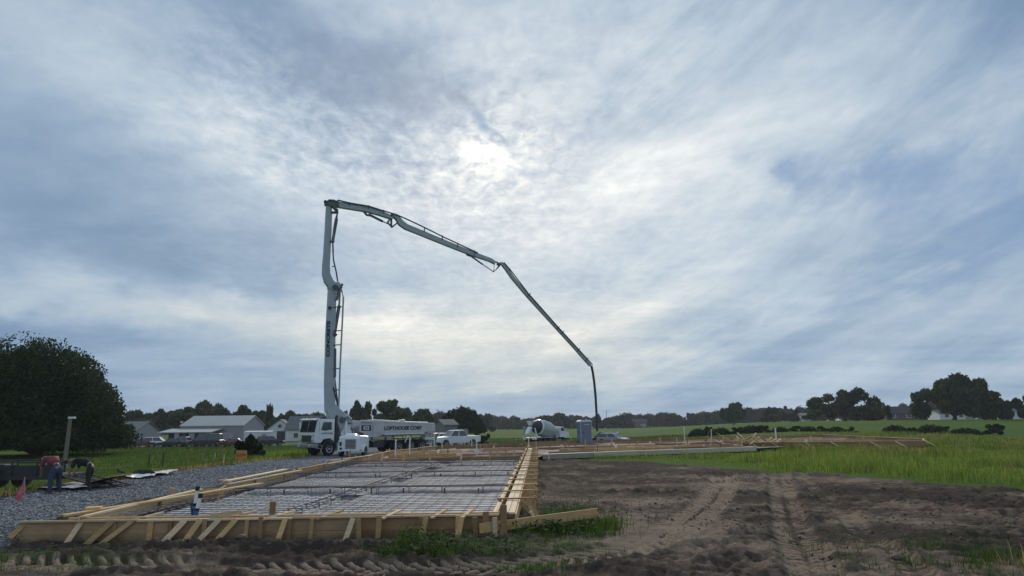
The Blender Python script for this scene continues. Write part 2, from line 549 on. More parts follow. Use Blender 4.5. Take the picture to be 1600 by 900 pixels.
def track_field(x, y):
    h = np.zeros_like(x); tone = np.zeros_like(x); cover = np.zeros_like(x)
    for pts, w, k in TRACKS:
        L = smooth_line(pts); best = np.full(x.shape, 9.0); side = np.zeros_like(x); arc = np.zeros_like(x); acc = 0.0
        for a, b in zip(L[:-1], L[1:]):
            d = b - a; ln = float(np.hypot(*d)); 
            if ln < 1e-6: continue
            d = d / ln
            px, py = x - a[0], y - a[1]
            t = np.clip(px * d[0] + py * d[1], 0, ln)
            dx, dy = px - t * d[0], py - t * d[1]
            dist = np.hypot(dx, dy); m = dist < best
            best = np.where(m, dist, best); side = np.where(m, px * d[1] - py * d[0], side); arc = np.where(m, acc + t, arc)
            acc += ln
        inside = 1 - sst(best, w * 0.42, w * 0.62); cover = np.maximum(cover, inside)
        lug = np.sin((arc + np.abs(side) * 0.85) * 2 * PI / 0.30 + np.sign(side) * PI * 0.5) - 1.2 * np.exp(-(side / .07) ** 2)
        lug = sst(lug, -0.25, 0.55)
        patch = sst(vn(arc * 0.8, arc * 0 + w * 10, 77), 0.15, 0.5) * (.55 + .75 * vn(arc * 3.3, side * 3, 79)) * (1 - .6 * sst(y, 20, 32))
        rim = np.exp(-((best - w * 0.68) / 0.10) ** 2)
        h = h + inside * (-0.05 + lug * 0.062 * k * patch) + rim * 0.028 * (0.5 + vn(arc * 2, side * 2, 78))
        tone = tone + inside * (lug * 0.90 - 0.30) * k * patch + inside * 0.18 * k
    return h, tone, cover


def build_ground():
    th = np.concatenate([np.radians(np.linspace(-180, -52, 50, endpoint=False)), np.radians(np.linspace(-52, 52, 760, endpoint=False)),
                         np.radians(np.linspace(52, 180, 51))])
    rs = [0.5, 3.0, 6.0, 8.5]; r = 10.5
    while r < 5200:
        rs.append(r); r += (0.055 + 0.00012 * r * r if r < 26 else 0.0003 * r * r) if r < 60 else r * 0.045
    rs = np.array(rs)
    R, T = np.meshgrid(rs, th, indexing='ij')
    x, y = (R * np.sin(T)).ravel(), (R * np.cos(T)).ravel()
    z = base_z(x, y)
    rad = R.ravel()
    near = 1 - sst(rad, 55, 75)
    gr = grass_right(x, y)
    front = (y > 0).astype(float)
    road = road_mask(x, y) * front
    left_g = sst(-x, 15.6, 16.6) * front
    # dirt area: right of the road, up to the grass
    far_g = np.maximum(sst(y, 74, 80), sst(y, 60, 66) * sst(-x, 7.5, 9.5))
    rear_g = 1 - sst(y, -10, 4)
    grass = np.clip(np.maximum.reduce([gr, left_g, far_g, rear_g, sst(x, 42, 50)]), 0, 1)
    grass = grass * (1 - road)
    # sparse patches of weeds in the dirt
    pt = fbm(x * 0.55 + 3, y * 0.55, 30, 4)
    sp = sst(pt, 0.55, 0.66) * 0.5
    sp = sp * (np.exp(-(((x + 9.6) / 3.2) ** 2 + ((y - 13.2) / 1.2) ** 2)) + np.exp(-(((x - 1.0) / 2.2) ** 2 + ((y - 17) / 3.2) ** 2))
               + np.exp(-(((x - 9) / 3.0) ** 2 + ((y - 12.6) / 1.6) ** 2)) + 0.5 * np.exp(-(((x + 1.3) / 2.5) ** 2 + ((y - 14) / 1.0) ** 2)))
    grass = np.maximum(grass, np.clip(sp * 1.3, 0, 0.42))
    dirt = (1 - np.maximum(grass, road)) * near
    # relief of the dirt
    n1 = fbm(x * 0.45, y * 0.45, 1, 4); n2 = fbm(x * 1.7, y * 1.7, 2, 4, 0.6); n3 = vn(x * 9, y * 9, 3)
    rough = sst(fbm(x * 0.55 + 5, y * 0.65, 12, 4), 0.42, 0.66)
    # the torn-up belt at the right and the spoil heaped against the front form
    rough = np.maximum(rough, np.exp(-(((x - 13.5) / 3.5) ** 2 + ((y - 20) / 5.5) ** 2)))
    spoil = np.exp(-((y - 14.35 - 0.2 * np.sin(x * 0.9)) / 0.45) ** 2) * sst(-x, 1.2, 2.4) * sst(x, -9.6, -7.5)
    ridge = 1 - np.abs(n2 * 2 - 1); crumb = fbm(x * 5.5, y * 5.5, 14, 3, 0.65); slab = sst(fbm(x * 1.1, y * 2.6, 15, 3), .50, .56)
    th_, tone_t, cover_t = track_field(x, y)
    calm = 1 - .85 * cover_t
    hh = (n1 - 0.5) * 0.12 + (ridge - 0.6) * (0.05 + 0.12 * rough) * calm + (crumb - 0.5) * (0.03 + 0.16 * rough) * calm + slab * rough * 0.05 * calm + (n3 - 0.5) * (0.012 + 0.04 * rough) + spoil * (0.05 + 0.26 * (n2 - 0.3) + 0.2 * (crumb - .5))
    z = z + dirt * hh * (0.35 + 0.65 * sst(np.abs(x + 0) * 0 + rad, 11, 12)) + near * th_ * (1 - road) * (1 - gr)
    z = z + grass * near * (fbm(x * 0.8, y * 0.8, 8, 3) - 0.5) * 0.14
    z = z + road * near * (vn(x * 5, y * 5, 9) - 0.5) * 0.05
    # keep the earth down where the sheeting and the pads lie
    inpad = sst(x, -9.9, -9.5) * (1 - sst(x, 0.1 + (y - 16) * .036, 0.4 + (y - 16) * .036)) * sst(y, 15.7, 15.95) * (1 - sst(y, 66, 68))
    z = z * (1 - inpad) + inpad * (-0.05)
    # tone: 0 wet dark clods .. 1 dry tan
    tone = 0.34 + (n1 - 0.5) * 0.8 + (n2 - 0.5) * 0.7 + (crumb - 0.5) * 0.7 - rough * 0.15 + tone_t * 1.25
    tone = tone + 0.42 * np.exp(-(((x - 2.6) / 1.7) ** 2 + ((y - 14.8) / 1.5) ** 2)) + 0.25 * np.exp(-(((x - 3.5) / 1.6) ** 2 + ((y - 21) / 3.5) ** 2))
    tone = tone + 0.35 * np.exp(-(((x - 4.8) / 1.6) ** 2 + ((y - 12.2) / 0.7) ** 2)) + spoil * (-0.35) - 0.18 * sst(y, 30, 40)
    tone = np.clip(tone, 0, 1)
    verge = np.exp(-((x + 16.6) / 0.8) ** 2) * (y < 75) * front
    nT = len(th); nR = len(rs)
    i, j = np.meshgrid(np.arange(nR - 1), np.arange(nT - 1), indexing='ij')
    a = (i * nT + j).ravel()
    faces = np.stack([a, a + 1, a + nT + 1, a + nT], 1)[:, ::-1]
    me = np_mesh('ground', np.stack([x, y, z], 1), faces, smooth=True)
    zone = me.attributes.new('zone', 'FLOAT_COLOR', 'POINT')
    street = np.exp(-((y - 142 + 0.3 * x * 0) / 3.2) ** 4) * sst(-x, 18, 26) * front
    lot = sst(x, -84, -80) * (1 - sst(x, -46, -42)) * sst(y, 118, 121) * (1 - sst(y, 134, 136))
    c = np.stack([grass * (1 - np.clip(street + lot, 0, 1)), np.clip(road + street * 0.9 + lot * 0.8, 0, 1), tone, np.clip(verge, 0, 1)], 1)
    zone.data.foreach_set('color', c.astype(np.float32).ravel())
    m = bpy.data.materials.new('ground_surface'); m.use_nodes = True
    t = m.node_tree; NX.tree = t; b = t.nodes['Principled BSDF']
    b.inputs['Roughness'].default_value = 1.0; b.inputs['Specular IOR Level'].default_value = 0.02
    at_ = t.nodes.new('ShaderNodeAttribute'); at_.attribute_name = 'zone'
    sp_ = t.nodes.new('ShaderNodeSeparateColor'); t.links.new(at_.outputs['Color'], sp_.inputs[0])
    G_, R_, T_ = NX(sp_.outputs[0]), NX(sp_.outputs[1]), NX(sp_.outputs[2]); V_ = NX(at_.outputs['Alpha'])
    geo = t.nodes.new('ShaderNodeNewGeometry'); pos = geo.outputs['Position']
    f1 = noise_(pos, 5.0, 6, 0.7); f2 = noise_(pos, 26.0, 5, 0.7); f3 = noise_(pos, 0.06, 5, 0.6); f4 = noise_(pos, 0.9, 5, 0.65)

    def mixc(f, c1, c2):
        n = t.nodes.new('ShaderNodeMix'); n.data_type = 'RGBA'
        t.links.new((f if isinstance(f, NX) else NX(f)).clamp().s, n.inputs[0])
        for k, cc in ((6, c1), (7, c2)):
            if isinstance(cc, tuple): n.inputs[k].default_value = (*cc, 1)
            else: t.links.new(cc, n.inputs[k])
        return n.outputs[2]
    tone_n = T_ + (f1 - 0.5) * 0.75 + (f2 - 0.5) * 0.55
    mud = mixc(smooth_(tone_n, 0.05, 0.95), (0.060, 0.046, 0.038), (0.270, 0.205, 0.148))
    mud = mixc(smooth_(f4, 0.55, 0.75) * 0.35, mud, (0.105, 0.062, 0.050))
    gcol = mixc((f3 - 0.35) * 2.2, (0.060, 0.110, 0.020), (0.100, 0.155, 0.030))
    gcol = mixc(smooth_(f4, 0.35, 0.8) * 0.7, gcol, (0.095, 0.135, 0.036))
    gcol = mixc(smooth_(f2, 0.5, 0.75) * 0.6, gcol, (0.030, 0.055, 0.015))
    gcol = mixc(V_ * 0.75, gcol, (0.165, 0.150, 0.060))
    vor = t.nodes.new('ShaderNodeTexVoronoi'); vor.inputs['Scale'].default_value = 14.0; t.links.new(pos, vor.inputs['Vector'])
    vs = t.nodes.new('ShaderNodeSeparateColor'); t.links.new(vor.outputs['Color'], vs.inputs[0])
    grav = mixc(NX(vs.outputs[0]) * 0.8 + (f1 - 0.5) * 0.6, (0.085, 0.088, 0.095), (0.30, 0.305, 0.32))
    c1 = mixc(smooth_(G_ + (f1 - 0.5) * 0.5 * smooth_(G_ * (1.0 - G_), 0.0, 0.1), 0.25, 0.7), mud, gcol)
    c2 = mixc(smooth_(R_ + (f1 - 0.5) * 0.3, 0.4, 0.6), c1, grav)
    t.links.new(c2, b.inputs['Base Color'])
    bp = t.nodes.new('ShaderNodeBump'); bp.inputs['Strength'].default_value = 0.9; bp.inputs['Distance'].default_value = 0.05
    t.links.new((f1 * 0.6 + f2 * 0.5 + NX(vor.outputs['Distance']) * R_ * 0.8).s, bp.inputs['Height'])
    t.links.new(bp.outputs[0], b.inputs['Normal'])
    o = link('ground', me, m); tag(o, kind='structure')
    return o


build_ground()

# ------------------------------------------------------------------ building pads (earth, sheeting, steel)
def at_z(x, y, z): return Vector((x, y, z))


PAD = [(-9.25, 41.2), (-9.1, 52), (-6.9, 64.0), (1.15, 73.2), (14.6, 82.0), (27.2, 86.8), (40.5, 92.5), (38.9, 67.2), (35.5, 61.4), (24.4, 61.4),
       (19.2, 56.2), (9.1, 51.2), (1.9, 46.9), (0.66, 42.7)]


def inside(px, py, poly):
    c = False; n = len(poly)
    for i in range(n):
        x1, y1 = poly[i]; x2, y2 = poly[(i + 1) % n]
        if (y1 > py) != (y2 > py) and px < (x2 - x1) * (py - y1) / (y2 - y1) + x1: c = not c
    return c


def earth_mat():
    m = bpy.data.materials.new('pad_earth'); m.use_nodes = True
    t = m.node_tree; NX.tree = t; b = t.nodes['Principled BSDF']; b.inputs['Roughness'].default_value = 0.9
    b.inputs['Specular IOR Level'].default_value = 0.2
    geo = t.nodes.new('ShaderNodeNewGeometry')
    mp = t.nodes.new('ShaderNodeMapping'); mp.inputs['Scale'].default_value = (0.4, 1.0, 1.0)
    t.links.new(geo.outputs['Position'], mp.inputs[0])
    n = noise_(mp.outputs[0], 0.55, 5, 0.65); n2 = noise_(geo.outputs['Position'], 2.5, 5, 0.7)
    r = t.nodes.new('ShaderNodeValToRGB'); t.links.new((n * 0.75 + n2 * 0.25).s, r.inputs[0])
    e = r.color_ramp.elements; e[0].position = 0.36; e[0].color = (0.10, 0.058, 0.045, 1); e[1].position = 0.66; e[1].color = (0.40, 0.36, 0.34, 1)
    k = e.new(0.47); k.color = (0.185, 0.115, 0.090, 1); k = e.new(0.54); k.color = (0.27, 0.215, 0.19, 1)
    t.links.new(r.outputs[0], b.inputs['Base Color'])
    return m


def build_pad():
    rnd = random.Random(3)
    pts = [Vector(p) for p in PAD]; n = len(pts)
    edges = [(i, (i + 1) % n) for i in range(n)]
    y = 41.6
    while y < 93:
        x = -10.0 + rnd.random()
        while x < 41:
            if inside(x, y, PAD): pts.append(Vector((x + rnd.uniform(-.2, .2), y + rnd.uniform(-.2, .2))))
            x += 0.75
        y += 0.62
    v, e, f, *_ = geometry.delaunay_2d_cdt(pts, edges, [], 1, 1e-5)
    X = np.array([p.x for p in v]); Y = np.array([p.y for p in v])
    Z = 0.22 + (fbm(X * 0.35, Y * 0.35, 21, 3) - 0.5) * 0.28 + (fbm(X * 1.6, Y * 1.6, 22, 3) - 0.5) * 0.12
    # footing trenches
    for (a, b_, w) in (((-9, 44.6), (1, 47.2), .8), ((-8, 54), (4, 59), .9), ((3, 49.5), (20, 60), 1.0), ((6, 58), (22, 68), .9), ((-2, 66), (12, 76), .9), ((20, 66), (37, 74), 1.0)):
        a = np.array(a, float); b_ = np.array(b_, float); d = b_ - a; L = np.hypot(*d); d /= L
        t = np.clip((X - a[0]) * d[0] + (Y - a[1]) * d[1], 0, L)
        dist = np.hypot(X - a[0] - t * d[0], Y - a[1] - t * d[1])
        Z -= 0.42 * (1 - sst(dist, w * 0.45, w * 0.75))
        Z += 0.10 * np.exp(-((dist - w * 1.25) / 0.45) ** 2)
    me = bpy.data.meshes.new('pad_earth')
    me.from_pydata([(a, b2, c) for a, b2, c in zip(X.tolist(), Y.tolist(), Z.tolist())], [], [tuple(q) for q in f])
    tag(link('pad_earth', me, earth_mat()), kind='structure')

build_pad()


def build_slab_bed():
    """plastic vapour sheeting over the first pad, wrinkled"""
    xs = np.arange(-9.3, -0.42, 0.11); ys = np.arange(15.75, 40.6, 0.13)
    X, Y = np.meshgrid(xs, ys); x, y = X.ravel(), Y.ravel()
    x = x + (x + 9.3) / 8.88 * ((y - 15.85) * 0.0358)
    w = fbm(x * 1.1 + y * 0.25, y * 0.55, 31, 4, 0.6)
    z = 0.305 + (1 - np.abs(w * 2 - 1)) * 0.07 - 0.03 + (vn(x * 4, y * 4, 35) - 0.5) * 0.02
    for yc in (22.3, 29.0, 36.0): z -= 0.20 * np.exp(-((y - yc) / 0.42) ** 4)
    xc = np.interp(y, [17, 36], [-5.3, -3.9]); z -= 0.18 * np.exp(-((x - xc) / 0.40) ** 4)
    z -= 0.18 * np.exp(-((x + 9.1) / 0.5) ** 4)
    z += 0.02
    nx = len(xs); ny = len(ys)
    i, j = np.meshgrid(np.arange(ny - 1), np.arange(nx - 1), indexing='ij'); a = (i * nx + j).ravel()
    me = np_mesh('plastic_sheeting', np.stack([x, y, z], 1), np.stack([a, a + 1, a + nx + 1, a + nx], 1), smooth=True)
    m = bpy.data.materials.new('vapour_sheet'); m.use_nodes = True
    t = m.node_tree; NX.tree = t; b = t.nodes['Principled BSDF']; b.inputs['Roughness'].default_value = 0.72; b.inputs['Specular IOR Level'].default_value = 0.3
    geo = t.nodes.new('ShaderNodeNewGeometry'); p = geo.outputs['Position']
    mp = t.nodes.new('ShaderNodeMapping'); mp.inputs['Scale'].default_value = (0.5, 1.3, 1); t.links.new(p, mp.inputs[0])
    n = noise_(mp.outputs[0], 0.7, 6, 0.7, 0.8); n2 = noise_(p, 7.0, 5, 0.75, 1.0)
    r = t.nodes.new('ShaderNodeValToRGB'); t.links.new((n * 0.6 + n2 * 0.4).s, r.inputs[0])
    e = r.color_ramp.elements; e[0].position = 0.32; e[0].color = (0.13, 0.115, 0.105, 1); e[1].position = 0.68; e[1].color = (0.66, 0.67, 0.69, 1)
    k = e.new(0.45); k.color = (0.29, 0.27, 0.26, 1); k = e.new(0.54); k.color = (0.44, 0.44, 0.455, 1)
    t.links.new(r.outputs[0], b.inputs['Base Color'])
    bp = t.nodes.new('ShaderNodeBump'); bp.inputs['Strength'].default_value = 0.8; bp.inputs['Distance'].default_value = 0.04
    t.links.new(n2.s, bp.inputs['Height']); t.links.new(bp.outputs[0], b.inputs['Normal'])
    o = link('plastic_sheeting', me, m)
    tag(o, 'wrinkled grey plastic sheeting spread inside the near timber formwork', 'sheeting')
    # mat of bars tied above it
    root = empty('rebar_mat', 'grid of thin dark reinforcing bars lying over the grey plastic sheeting', 'rebar mat', (-4.9, 28, 0.40))
    rnd = random.Random(5)
    lb = MB().tube([(0, -12.1, 0), (0.02, -4, 0.012), (-0.02, 4, -0.008), (0, 12.1, 0)], 0.0075, 5, False).mesh('rebar')
    cb = MB().tube([(-4.35, 0, 0), (-1.2, 0.02, -0.01), (1.5, -0.02, 0.01), (4.40, 0, 0)], 0.0075, 5, False).mesh('rebar')
    for k in range(30): link('rebar', lb, M_STEEL, root, (-4.2 + k * (0.29 + .0144) + rnd.uniform(-.02, .02), 0, rnd.uniform(-.01, .01)), (0, 0, -.00123 * k + rnd.uniform(-.0012, .0012)))
    for k in range(62): link('rebar', cb, M_STEEL, root, (.007 * k, -11.9 + k * 0.39 + rnd.uniform(-.03, .03), 0.018), (0, 0, rnd.uniform(-.003, .003))).scale = (1 + k * .0016, 1, 1)
    # reinforcing cages of the grade beams
    def cage(label, p, q, thin=False):
        p, q = Vector(p), Vector(q); L = (q - p).length; d = (q - p).normalized(); s = Vector((-d.y, d.x, 0))
        c = empty('beam_cage', label, 'rebar cage', p)
        for sx in (-1, 1):
            for zz in ((0.03,) if thin else (0.075, -0.20)):
                pts = [s * (0.15 * sx) + d * (L * k / 8) + Vector((0, 0, zz + rnd.uniform(-.012, .012))) for k in range(9)]
                MB().tube(pts, 0.016 if thin else 0.021, 6).build('long_bar', M_STEEL, c)
        st = MB()
        fr = [(-.17, .095), (.17, .095), (.17, -.22), (-.17, -.22), (-.17, .095)]
        for a, b2 in zip(fr[:-1], fr[1:]): st.bar((s * a[0]) + Vector((0, 0, a[1] * (.5 if thin else 1))), (s * b2[0]) + Vector((0, 0, b2[1] * (.3 if thin else 1))), 0.016, 0.016)
        sm = st.mesh('stirrup'); k = 0.3
        while k < L - .2:
            link('stirrup', sm, M_STEEL, c, d * k); k += rnd.uniform(0.9, 1.3)
        if thin: return
        ch = MB().box((0, 0, -.09), (.04, .04, .18)); cm = ch.mesh('bar_chair'); k = 0.5
        while k < L - .2:
            link('bar_chair', cm, M_BLACK, c, d * k + s * rnd.choice((-.2, .2))); k += rnd.uniform(1.0, 1.6)
    cage('nearest dark steel beam cage, running from the left form to the right form', (-9.1, 22.35, .44), (-0.25, 22.5, .44))
    cage('middle dark steel beam cage, parallel to and beyond the nearest one', (-9.0, 29.0, .44), (0.0, 29.5, .44))
    cage('farthest dark steel beam cage, just before the low form across the pad', (-9.0, 35.9, .44), (0.26, 36.4, .44))
    cage('dark steel beam cage running lengthwise away from the near form, crossing the others', (-5.25, 16.9, .43), (-3.9, 36.0, .43), True)


build_slab_bed()


# ------------------------------------------------------------------ timber formwork
def board(parent, p, q, w=0.04, h=0.29, m=None, name='board', up=(0, 0, 1)):
    p, q = Vector(p), Vector(q); c = (p + q) / 2
    d = (q - p); L = d.length
    mb = MB().bar(p - c, q - c, w, h, up)
    return mb.build(name, m or M_WOOD, parent, loc=c - parent.location)


def build_forms():
    rnd = random.Random(11)
    # ---- front
    f = empty('front_formwork', 'tall pine form wall in front, with slanting braces along its muddy outer face', 'formwork', (-5, 15.6, 0))
    A, B = Vector((-10.5, 15.38, 0)), Vector((-0.32, 15.66, 0)); d = (B - A).normalized(); L = (B - A).length
    cuts = [0, 3.55, 7.15, L]
    for i in range(3):
        p, q = A + d * cuts[i], A + d * (cuts[i + 1] - 0.012)
        m = (M_WOOD_BROWN if i == 2 else M_WOOD_SHADED)
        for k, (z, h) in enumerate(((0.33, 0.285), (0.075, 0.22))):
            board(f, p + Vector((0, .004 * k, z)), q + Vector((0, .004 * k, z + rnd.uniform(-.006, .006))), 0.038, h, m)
    # doubled cap along the top, slightly ragged
    s = 0.0
    while s < L - .3:
        e = min(s + rnd.uniform(2.2, 3.6), L)
        board(f, A + d * s + Vector((0, -.052, .462 + rnd.uniform(-.008, .008))), A + d * (e - .02) + Vector((0, -.052, .462 + rnd.uniform(-.01, .01))), 0.06, 0.038, M_WOOD_PALE, 'top_rail')
        s = e
    board(f, A + d * .9 + Vector((0, .17, .49)), A + d * L + Vector((0, .17, .488)), 0.08, 0.035, M_WOOD, 'top_rail')
    # stakes (upright) and braces (leaning out), each where it was surveyed
    def on_wall(u, z): 
        r = ray(u, 820); k = (15.5) / r.y; return Vector((r.x * k, 15.42, z))
    for ut, ub, vb in ((47, 4, 853), (132, 101, 853), (211, 173, 846), (292, 274, 843), (316, 281, 853), (371, 342, 846), (448, 431, 850), (553, 541, 846), (667, 662, 838), (345, 325, 842), (180, 168, 842), (722, 717, 838)):
        t3 = on_wall(ut, .455); f3 = ground_at(ub, vb, -.02); f3.y = min(f3.y, 15.2)
        board(f, f3 + Vector((0, 0, -.05)), t3 + Vector((0, -.02, 0)), rnd.uniform(.09, .125), 0.045, rnd.choice((M_WOOD_PALE, M_WOOD, M_WOOD, M_WOOD_SHADED)), 'brace', (0, 1, 0))
    for us, top in ((97, .44), (182, .46), (240, .45), (322, .47), (409, .50), (455, .45), (489, .46), (562, .44), (592, .50), (660, .47), (664, .46), (715, .49), (742, .45), (60, .46), (270, .45), (388, .45)):
        c3 = on_wall(us, 0)
        board(f, c3 + Vector((rnd.uniform(-.03, .03), .0, -.06)), c3 + Vector((rnd.uniform(-.02, .02), -.01, top)), rnd.uniform(.08, .12), 0.04, rnd.choice((M_WOOD_BROWN, M_WOOD, M_WOOD_SHADED)), 'stake', (0, 1, 0))
    for ut, dx in ((411, .5), (340, .62), (495, .42), (598, .30), (675, .26), (722, .2), (205, .4)):
        c3 = on_wall(ut, .44)
        board(f, c3, c3 + Vector((dx, .62, .10)), 0.085, 0.036, M_WOOD_PALE if rnd.random() < .5 else M_WOOD, 'tie')
    c3 = on_wall(418, .1); board(f, c3 + Vector((0, .35, 0)), c3 + Vector((0, .35, .68)), .13, .038, M_WOOD_BROWN, 'stake', (0, 1, 0))
    c3 = on_wall(372, .52); board(f, c3 + Vector((-.62, .1, 0)), c3 + Vector((0.05, .12, .07)), .05, .088, M_WOOD_PALE, 'tie')
    # ---- right, double, in perspective
    g = empty('side_formwork', 'long pine form wall with plank walkway and cross ties, running away on the right', 'formwork', (0, 16, 0))
    i0, i1 = Vector((-0.40, 15.85, 0)), Vector((1.02, 55.5, 0)); o0, o1 = Vector((0.50, 17.6, 0)), Vector((1.86, 55.0, 0))
    def li(y): return i0 + (i1 - i0) * ((y - i0.y) / (i1.y - i0.y))
    def lo(y): return o0 + (o1 - o0) * ((y - o0.y) / (o1.y - o0.y))
    y = 15.85
    while y < 55:
        e = min(y + 4.2, 55.5)
        p, q = li(y), li(e - .015)
        board(g, p + Vector((0, 0, .33)), q + Vector((0, 0, .33)), 0.04, 0.29, M_WOOD)
        board(g, p + Vector((0.003, 0, .08)), q + Vector((0.003, 0, .08)), 0.04, 0.20, M_WOOD_BROWN)
        board(g, p + Vector((-.055, 0, .46)), q + Vector((-.055, 0, .462)), 0.06, 0.038, M_WOOD_PALE, 'top_rail')
        for dx, w in ((.205, .13), (.345, .13)):
            board(g, p + Vector((dx, rnd.uniform(-.03, .03), .478 + rnd.uniform(-.01, .006))), q + Vector((dx, 0, .478 + rnd.uniform(-.01, .006))), w, 0.038, M_WOOD_PALE, 'plank')
        board(g, p + Vector((.43, 0, .32)), q + Vector((.43, 0, .32)), 0.04, 0.27, M_WOOD)
        y = e
    y = 18.2; k = 0
    while y < 53:
        p, q = li(y), lo(y)
        board(g, p + Vector((-.12, 0, .532)), q + Vector((.06, 0, .535 + rnd.uniform(-.015, .02))), 0.085, 0.038, M_WOOD if k % 3 else M_WOOD_BROWN, 'tie')
        board(g, q + Vector((0.0, .05, -.06)), q + Vector((0, .05, .60)), 0.085, 0.038, M_WOOD, 'stake')
        board(g, p + Vector((.46, .08, .44)), q + Vector((.10, .10 + rnd.uniform(-.05, .1), -.03)), 0.04, 0.085, M_WOOD_PALE if rnd.random() < .5 else M_WOOD, 'brace')
        board(g, p + Vector((.46, 1.0, .44)), q + Vector((.25, 1.1, -.03)), 0.04, 0.085, M_WOOD, 'brace')
        if k % 2 == 0: board(g, p + Vector((-.045, .05, .1)), p + Vector((-.045, .05, .56)), 0.04, 0.085, M_WOOD, 'stake')
        y += rnd.uniform(1.75, 2.15); k += 1
    board(g, (0.36, 16.25, .46), (0.62, 16.6, -.02), 0.04, 0.085, M_WOOD_PALE, 'brace')
    board(g, (0.36, 17.0, .46), (0.80, 17.3, -.02), 0.04, 0.085, M_WOOD, 'brace')
    # corner posts
    for x, y, z1, m, w in ((-0.60, 15.42, .56, M_WOOD_BROWN, .13), (-0.41, 15.40, .44, M_WOOD_PALE, .10), (-0.22, 15.38, .70, M_WOOD_BROWN, .14)):
        board(g, (x, y, -.08), (x - .01, y, z1), w, 0.038, m, 'corner_post', (0, 1, 0))
    # loose plank leaning across the corner
    pl = MB().bar(Vector((-0.74, 15.32, .23)), Vector((1.93, 16.55, .38)), .038, .20)
    tag(pl.build('loose_plank', M_WOOD), 'long loose plank on edge, slanting across the near right corner of the formwork', 'plank')
    # ---- left, jogged
    h = empty('left_formwork', 'crooked pine form wall beside the gravel road, stepping in jogs along the left edge', 'formwork', (-9.5, 16, 0))
    pts = [(-9.35, 15.5), (-9.72, 22.1), (-9.20, 22.25), (-9.62, 23.9), (-9.30, 30.9), (-9.75, 31.2), (-9.32, 41.0), (-9.15, 52.0), (-6.95, 63.4)]
    for i, (a, b) in enumerate(zip(pts[:-1], pts[1:])):
        a3, b3 = Vector((*a, 0)), Vector((*b, 0)); LL = (b3 - a3).length; n = max(1, round(LL / 4.5)); dd = (b3 - a3) / n
        for k in range(n):
            p, q = a3 + dd * k, a3 + dd * (k + .996)
            m = M_WOOD if (i + k) % 3 else M_WOOD_PALE
            dz = rnd.uniform(-.03, .03)
            board(h, p + Vector((0, 0, .36 + dz)), q + Vector((0, 0, .36 + rnd.uniform(-.03, .03))), 0.045, 0.30, m)
            if LL > 2:
                board(h, p + Vector((.035 + .05, 0, .515 + dz)), q + Vector((.085, 0, .512)), 0.11, 0.04, M_WOOD_PALE if k % 2 else m, 'top_rail')
                for _ in range(2):
                    t = rnd.random(); c = p + (q - p) * t
                    board(h, c + Vector((-.06, 0, .1)), c + Vector((-.06, 0, .56 + rnd.uniform(0, .1))), 0.04, 0.09, M_WOOD_BROWN if rnd.random() < .4 else M_WOOD, 'stake')
                c = p + (q - p) * rnd.random()
                board(h, c + Vector((.10, 0, .50)), c + Vector((.02, .03, .20)), 0.04, 0.085, M_WOOD, 'brace')
    # wide planks lying along it
    for a, b, z, w, label in (((-9.85, 15.75), (-8.35, 23.6), .53, .20, 'wide brown plank lying slantwise on top of the left form near the corner'),
                              ((-9.9, 24.6), (-9.75, 30.5), .56, .26, 'pale wide plank lying along the left form beyond its first jog'),
                              ((-10.6, 25.7), (-9.9, 26.2), .50, .22, 'short board stub poking out of the left form over the gravel'),
                              ((-9.8, 38.0), (-8.7, 43.5), .56, .24, 'brown plank lying skew on the left form near the low cross form')):
        tag(MB().bar(Vector((*a, z)), Vector((*b, z + .02)), w, .04).build('loose_plank', M_WOOD_PALE if 'pale' in label else M_WOOD), label, 'plank')
    # ---- low form across the pad
    c = empty('cross_formwork', 'low muddy form wall crossing the pad beyond the last beam cage, with short stakes', 'formwork', (-4.4, 41.8, 0))
    p0, p1 = Vector((-8.6, 40.6, 0)), Vector((0.55, 42.8, 0))
    for k in range(3):
        p, q = p0 + (p1 - p0) * (k / 3), p0 + (p1 - p0) * ((k + .99) / 3)
        board(c, p + Vector((0, 0, .37)), q + Vector((0, 0, .38)), .04, .24, (M_WOOD_RED, M_WOOD_BROWN, M_WOOD_RED)[k])
        board(c, p + Vector((0, .5, .45)), q + Vector((0, .55, .46)), .10, .04, M_WOOD_RED, 'top_rail')
        board(c, p + Vector((0, 2.2, .36)), q + Vector((0, 2.4, .36)), .04, .16, M_WOOD_RED)
    for u, v in ((545, 716), (595, 722), (630, 722), (672, 720), (720, 719), (765, 718), (778, 716), (790, 715), (803, 714)):
        p = ground_at(u, v + 2, .3)
        board(c, (p.x, p.y, .15), (p.x + rnd.uniform(-.05, .12), p.y, .80 + rnd.uniform(-.1, .15)), .10, .04, M_WOOD_PALE if rnd.random() < .4 else M_WOOD, 'stake', (0, 1, 0))
    # ---- far edge
    e = empty('far_formwork', 'thin dark-topped form edge along the far side of the pads against the field', 'formwork', (10, 78, 0))
    fe = [(-6.95, 63.6), (1.15, 73.05), (14.6, 81.8), (27.2, 86.5), (40.3, 92.2)]
    for a, b in zip(fe[:-1], fe[1:]):
        a3, b3 = Vector((*a, 0)), Vector((*b, 0)); n = round((b3 - a3).length / 4.8)
        for k in range(n):
            p, q = a3 + (b3 - a3) * (k / n), a3 + (b3 - a3) * ((k + .99) / n)
            board(e, p + Vector((0, 0, .36)), q + Vector((0, 0, .36 + rnd.uniform(-.02, .02))), .05, .34, M_WOOD_BROWN if rnd.random() < .6 else M_WOOD_RED)
            if rnd.random() < .8: board(e, p + Vector((0, -.06, .1)), p + Vector((0, -.06, .62)), .09, .04, M_WOOD_RED, 'stake', (0, 1, 0))
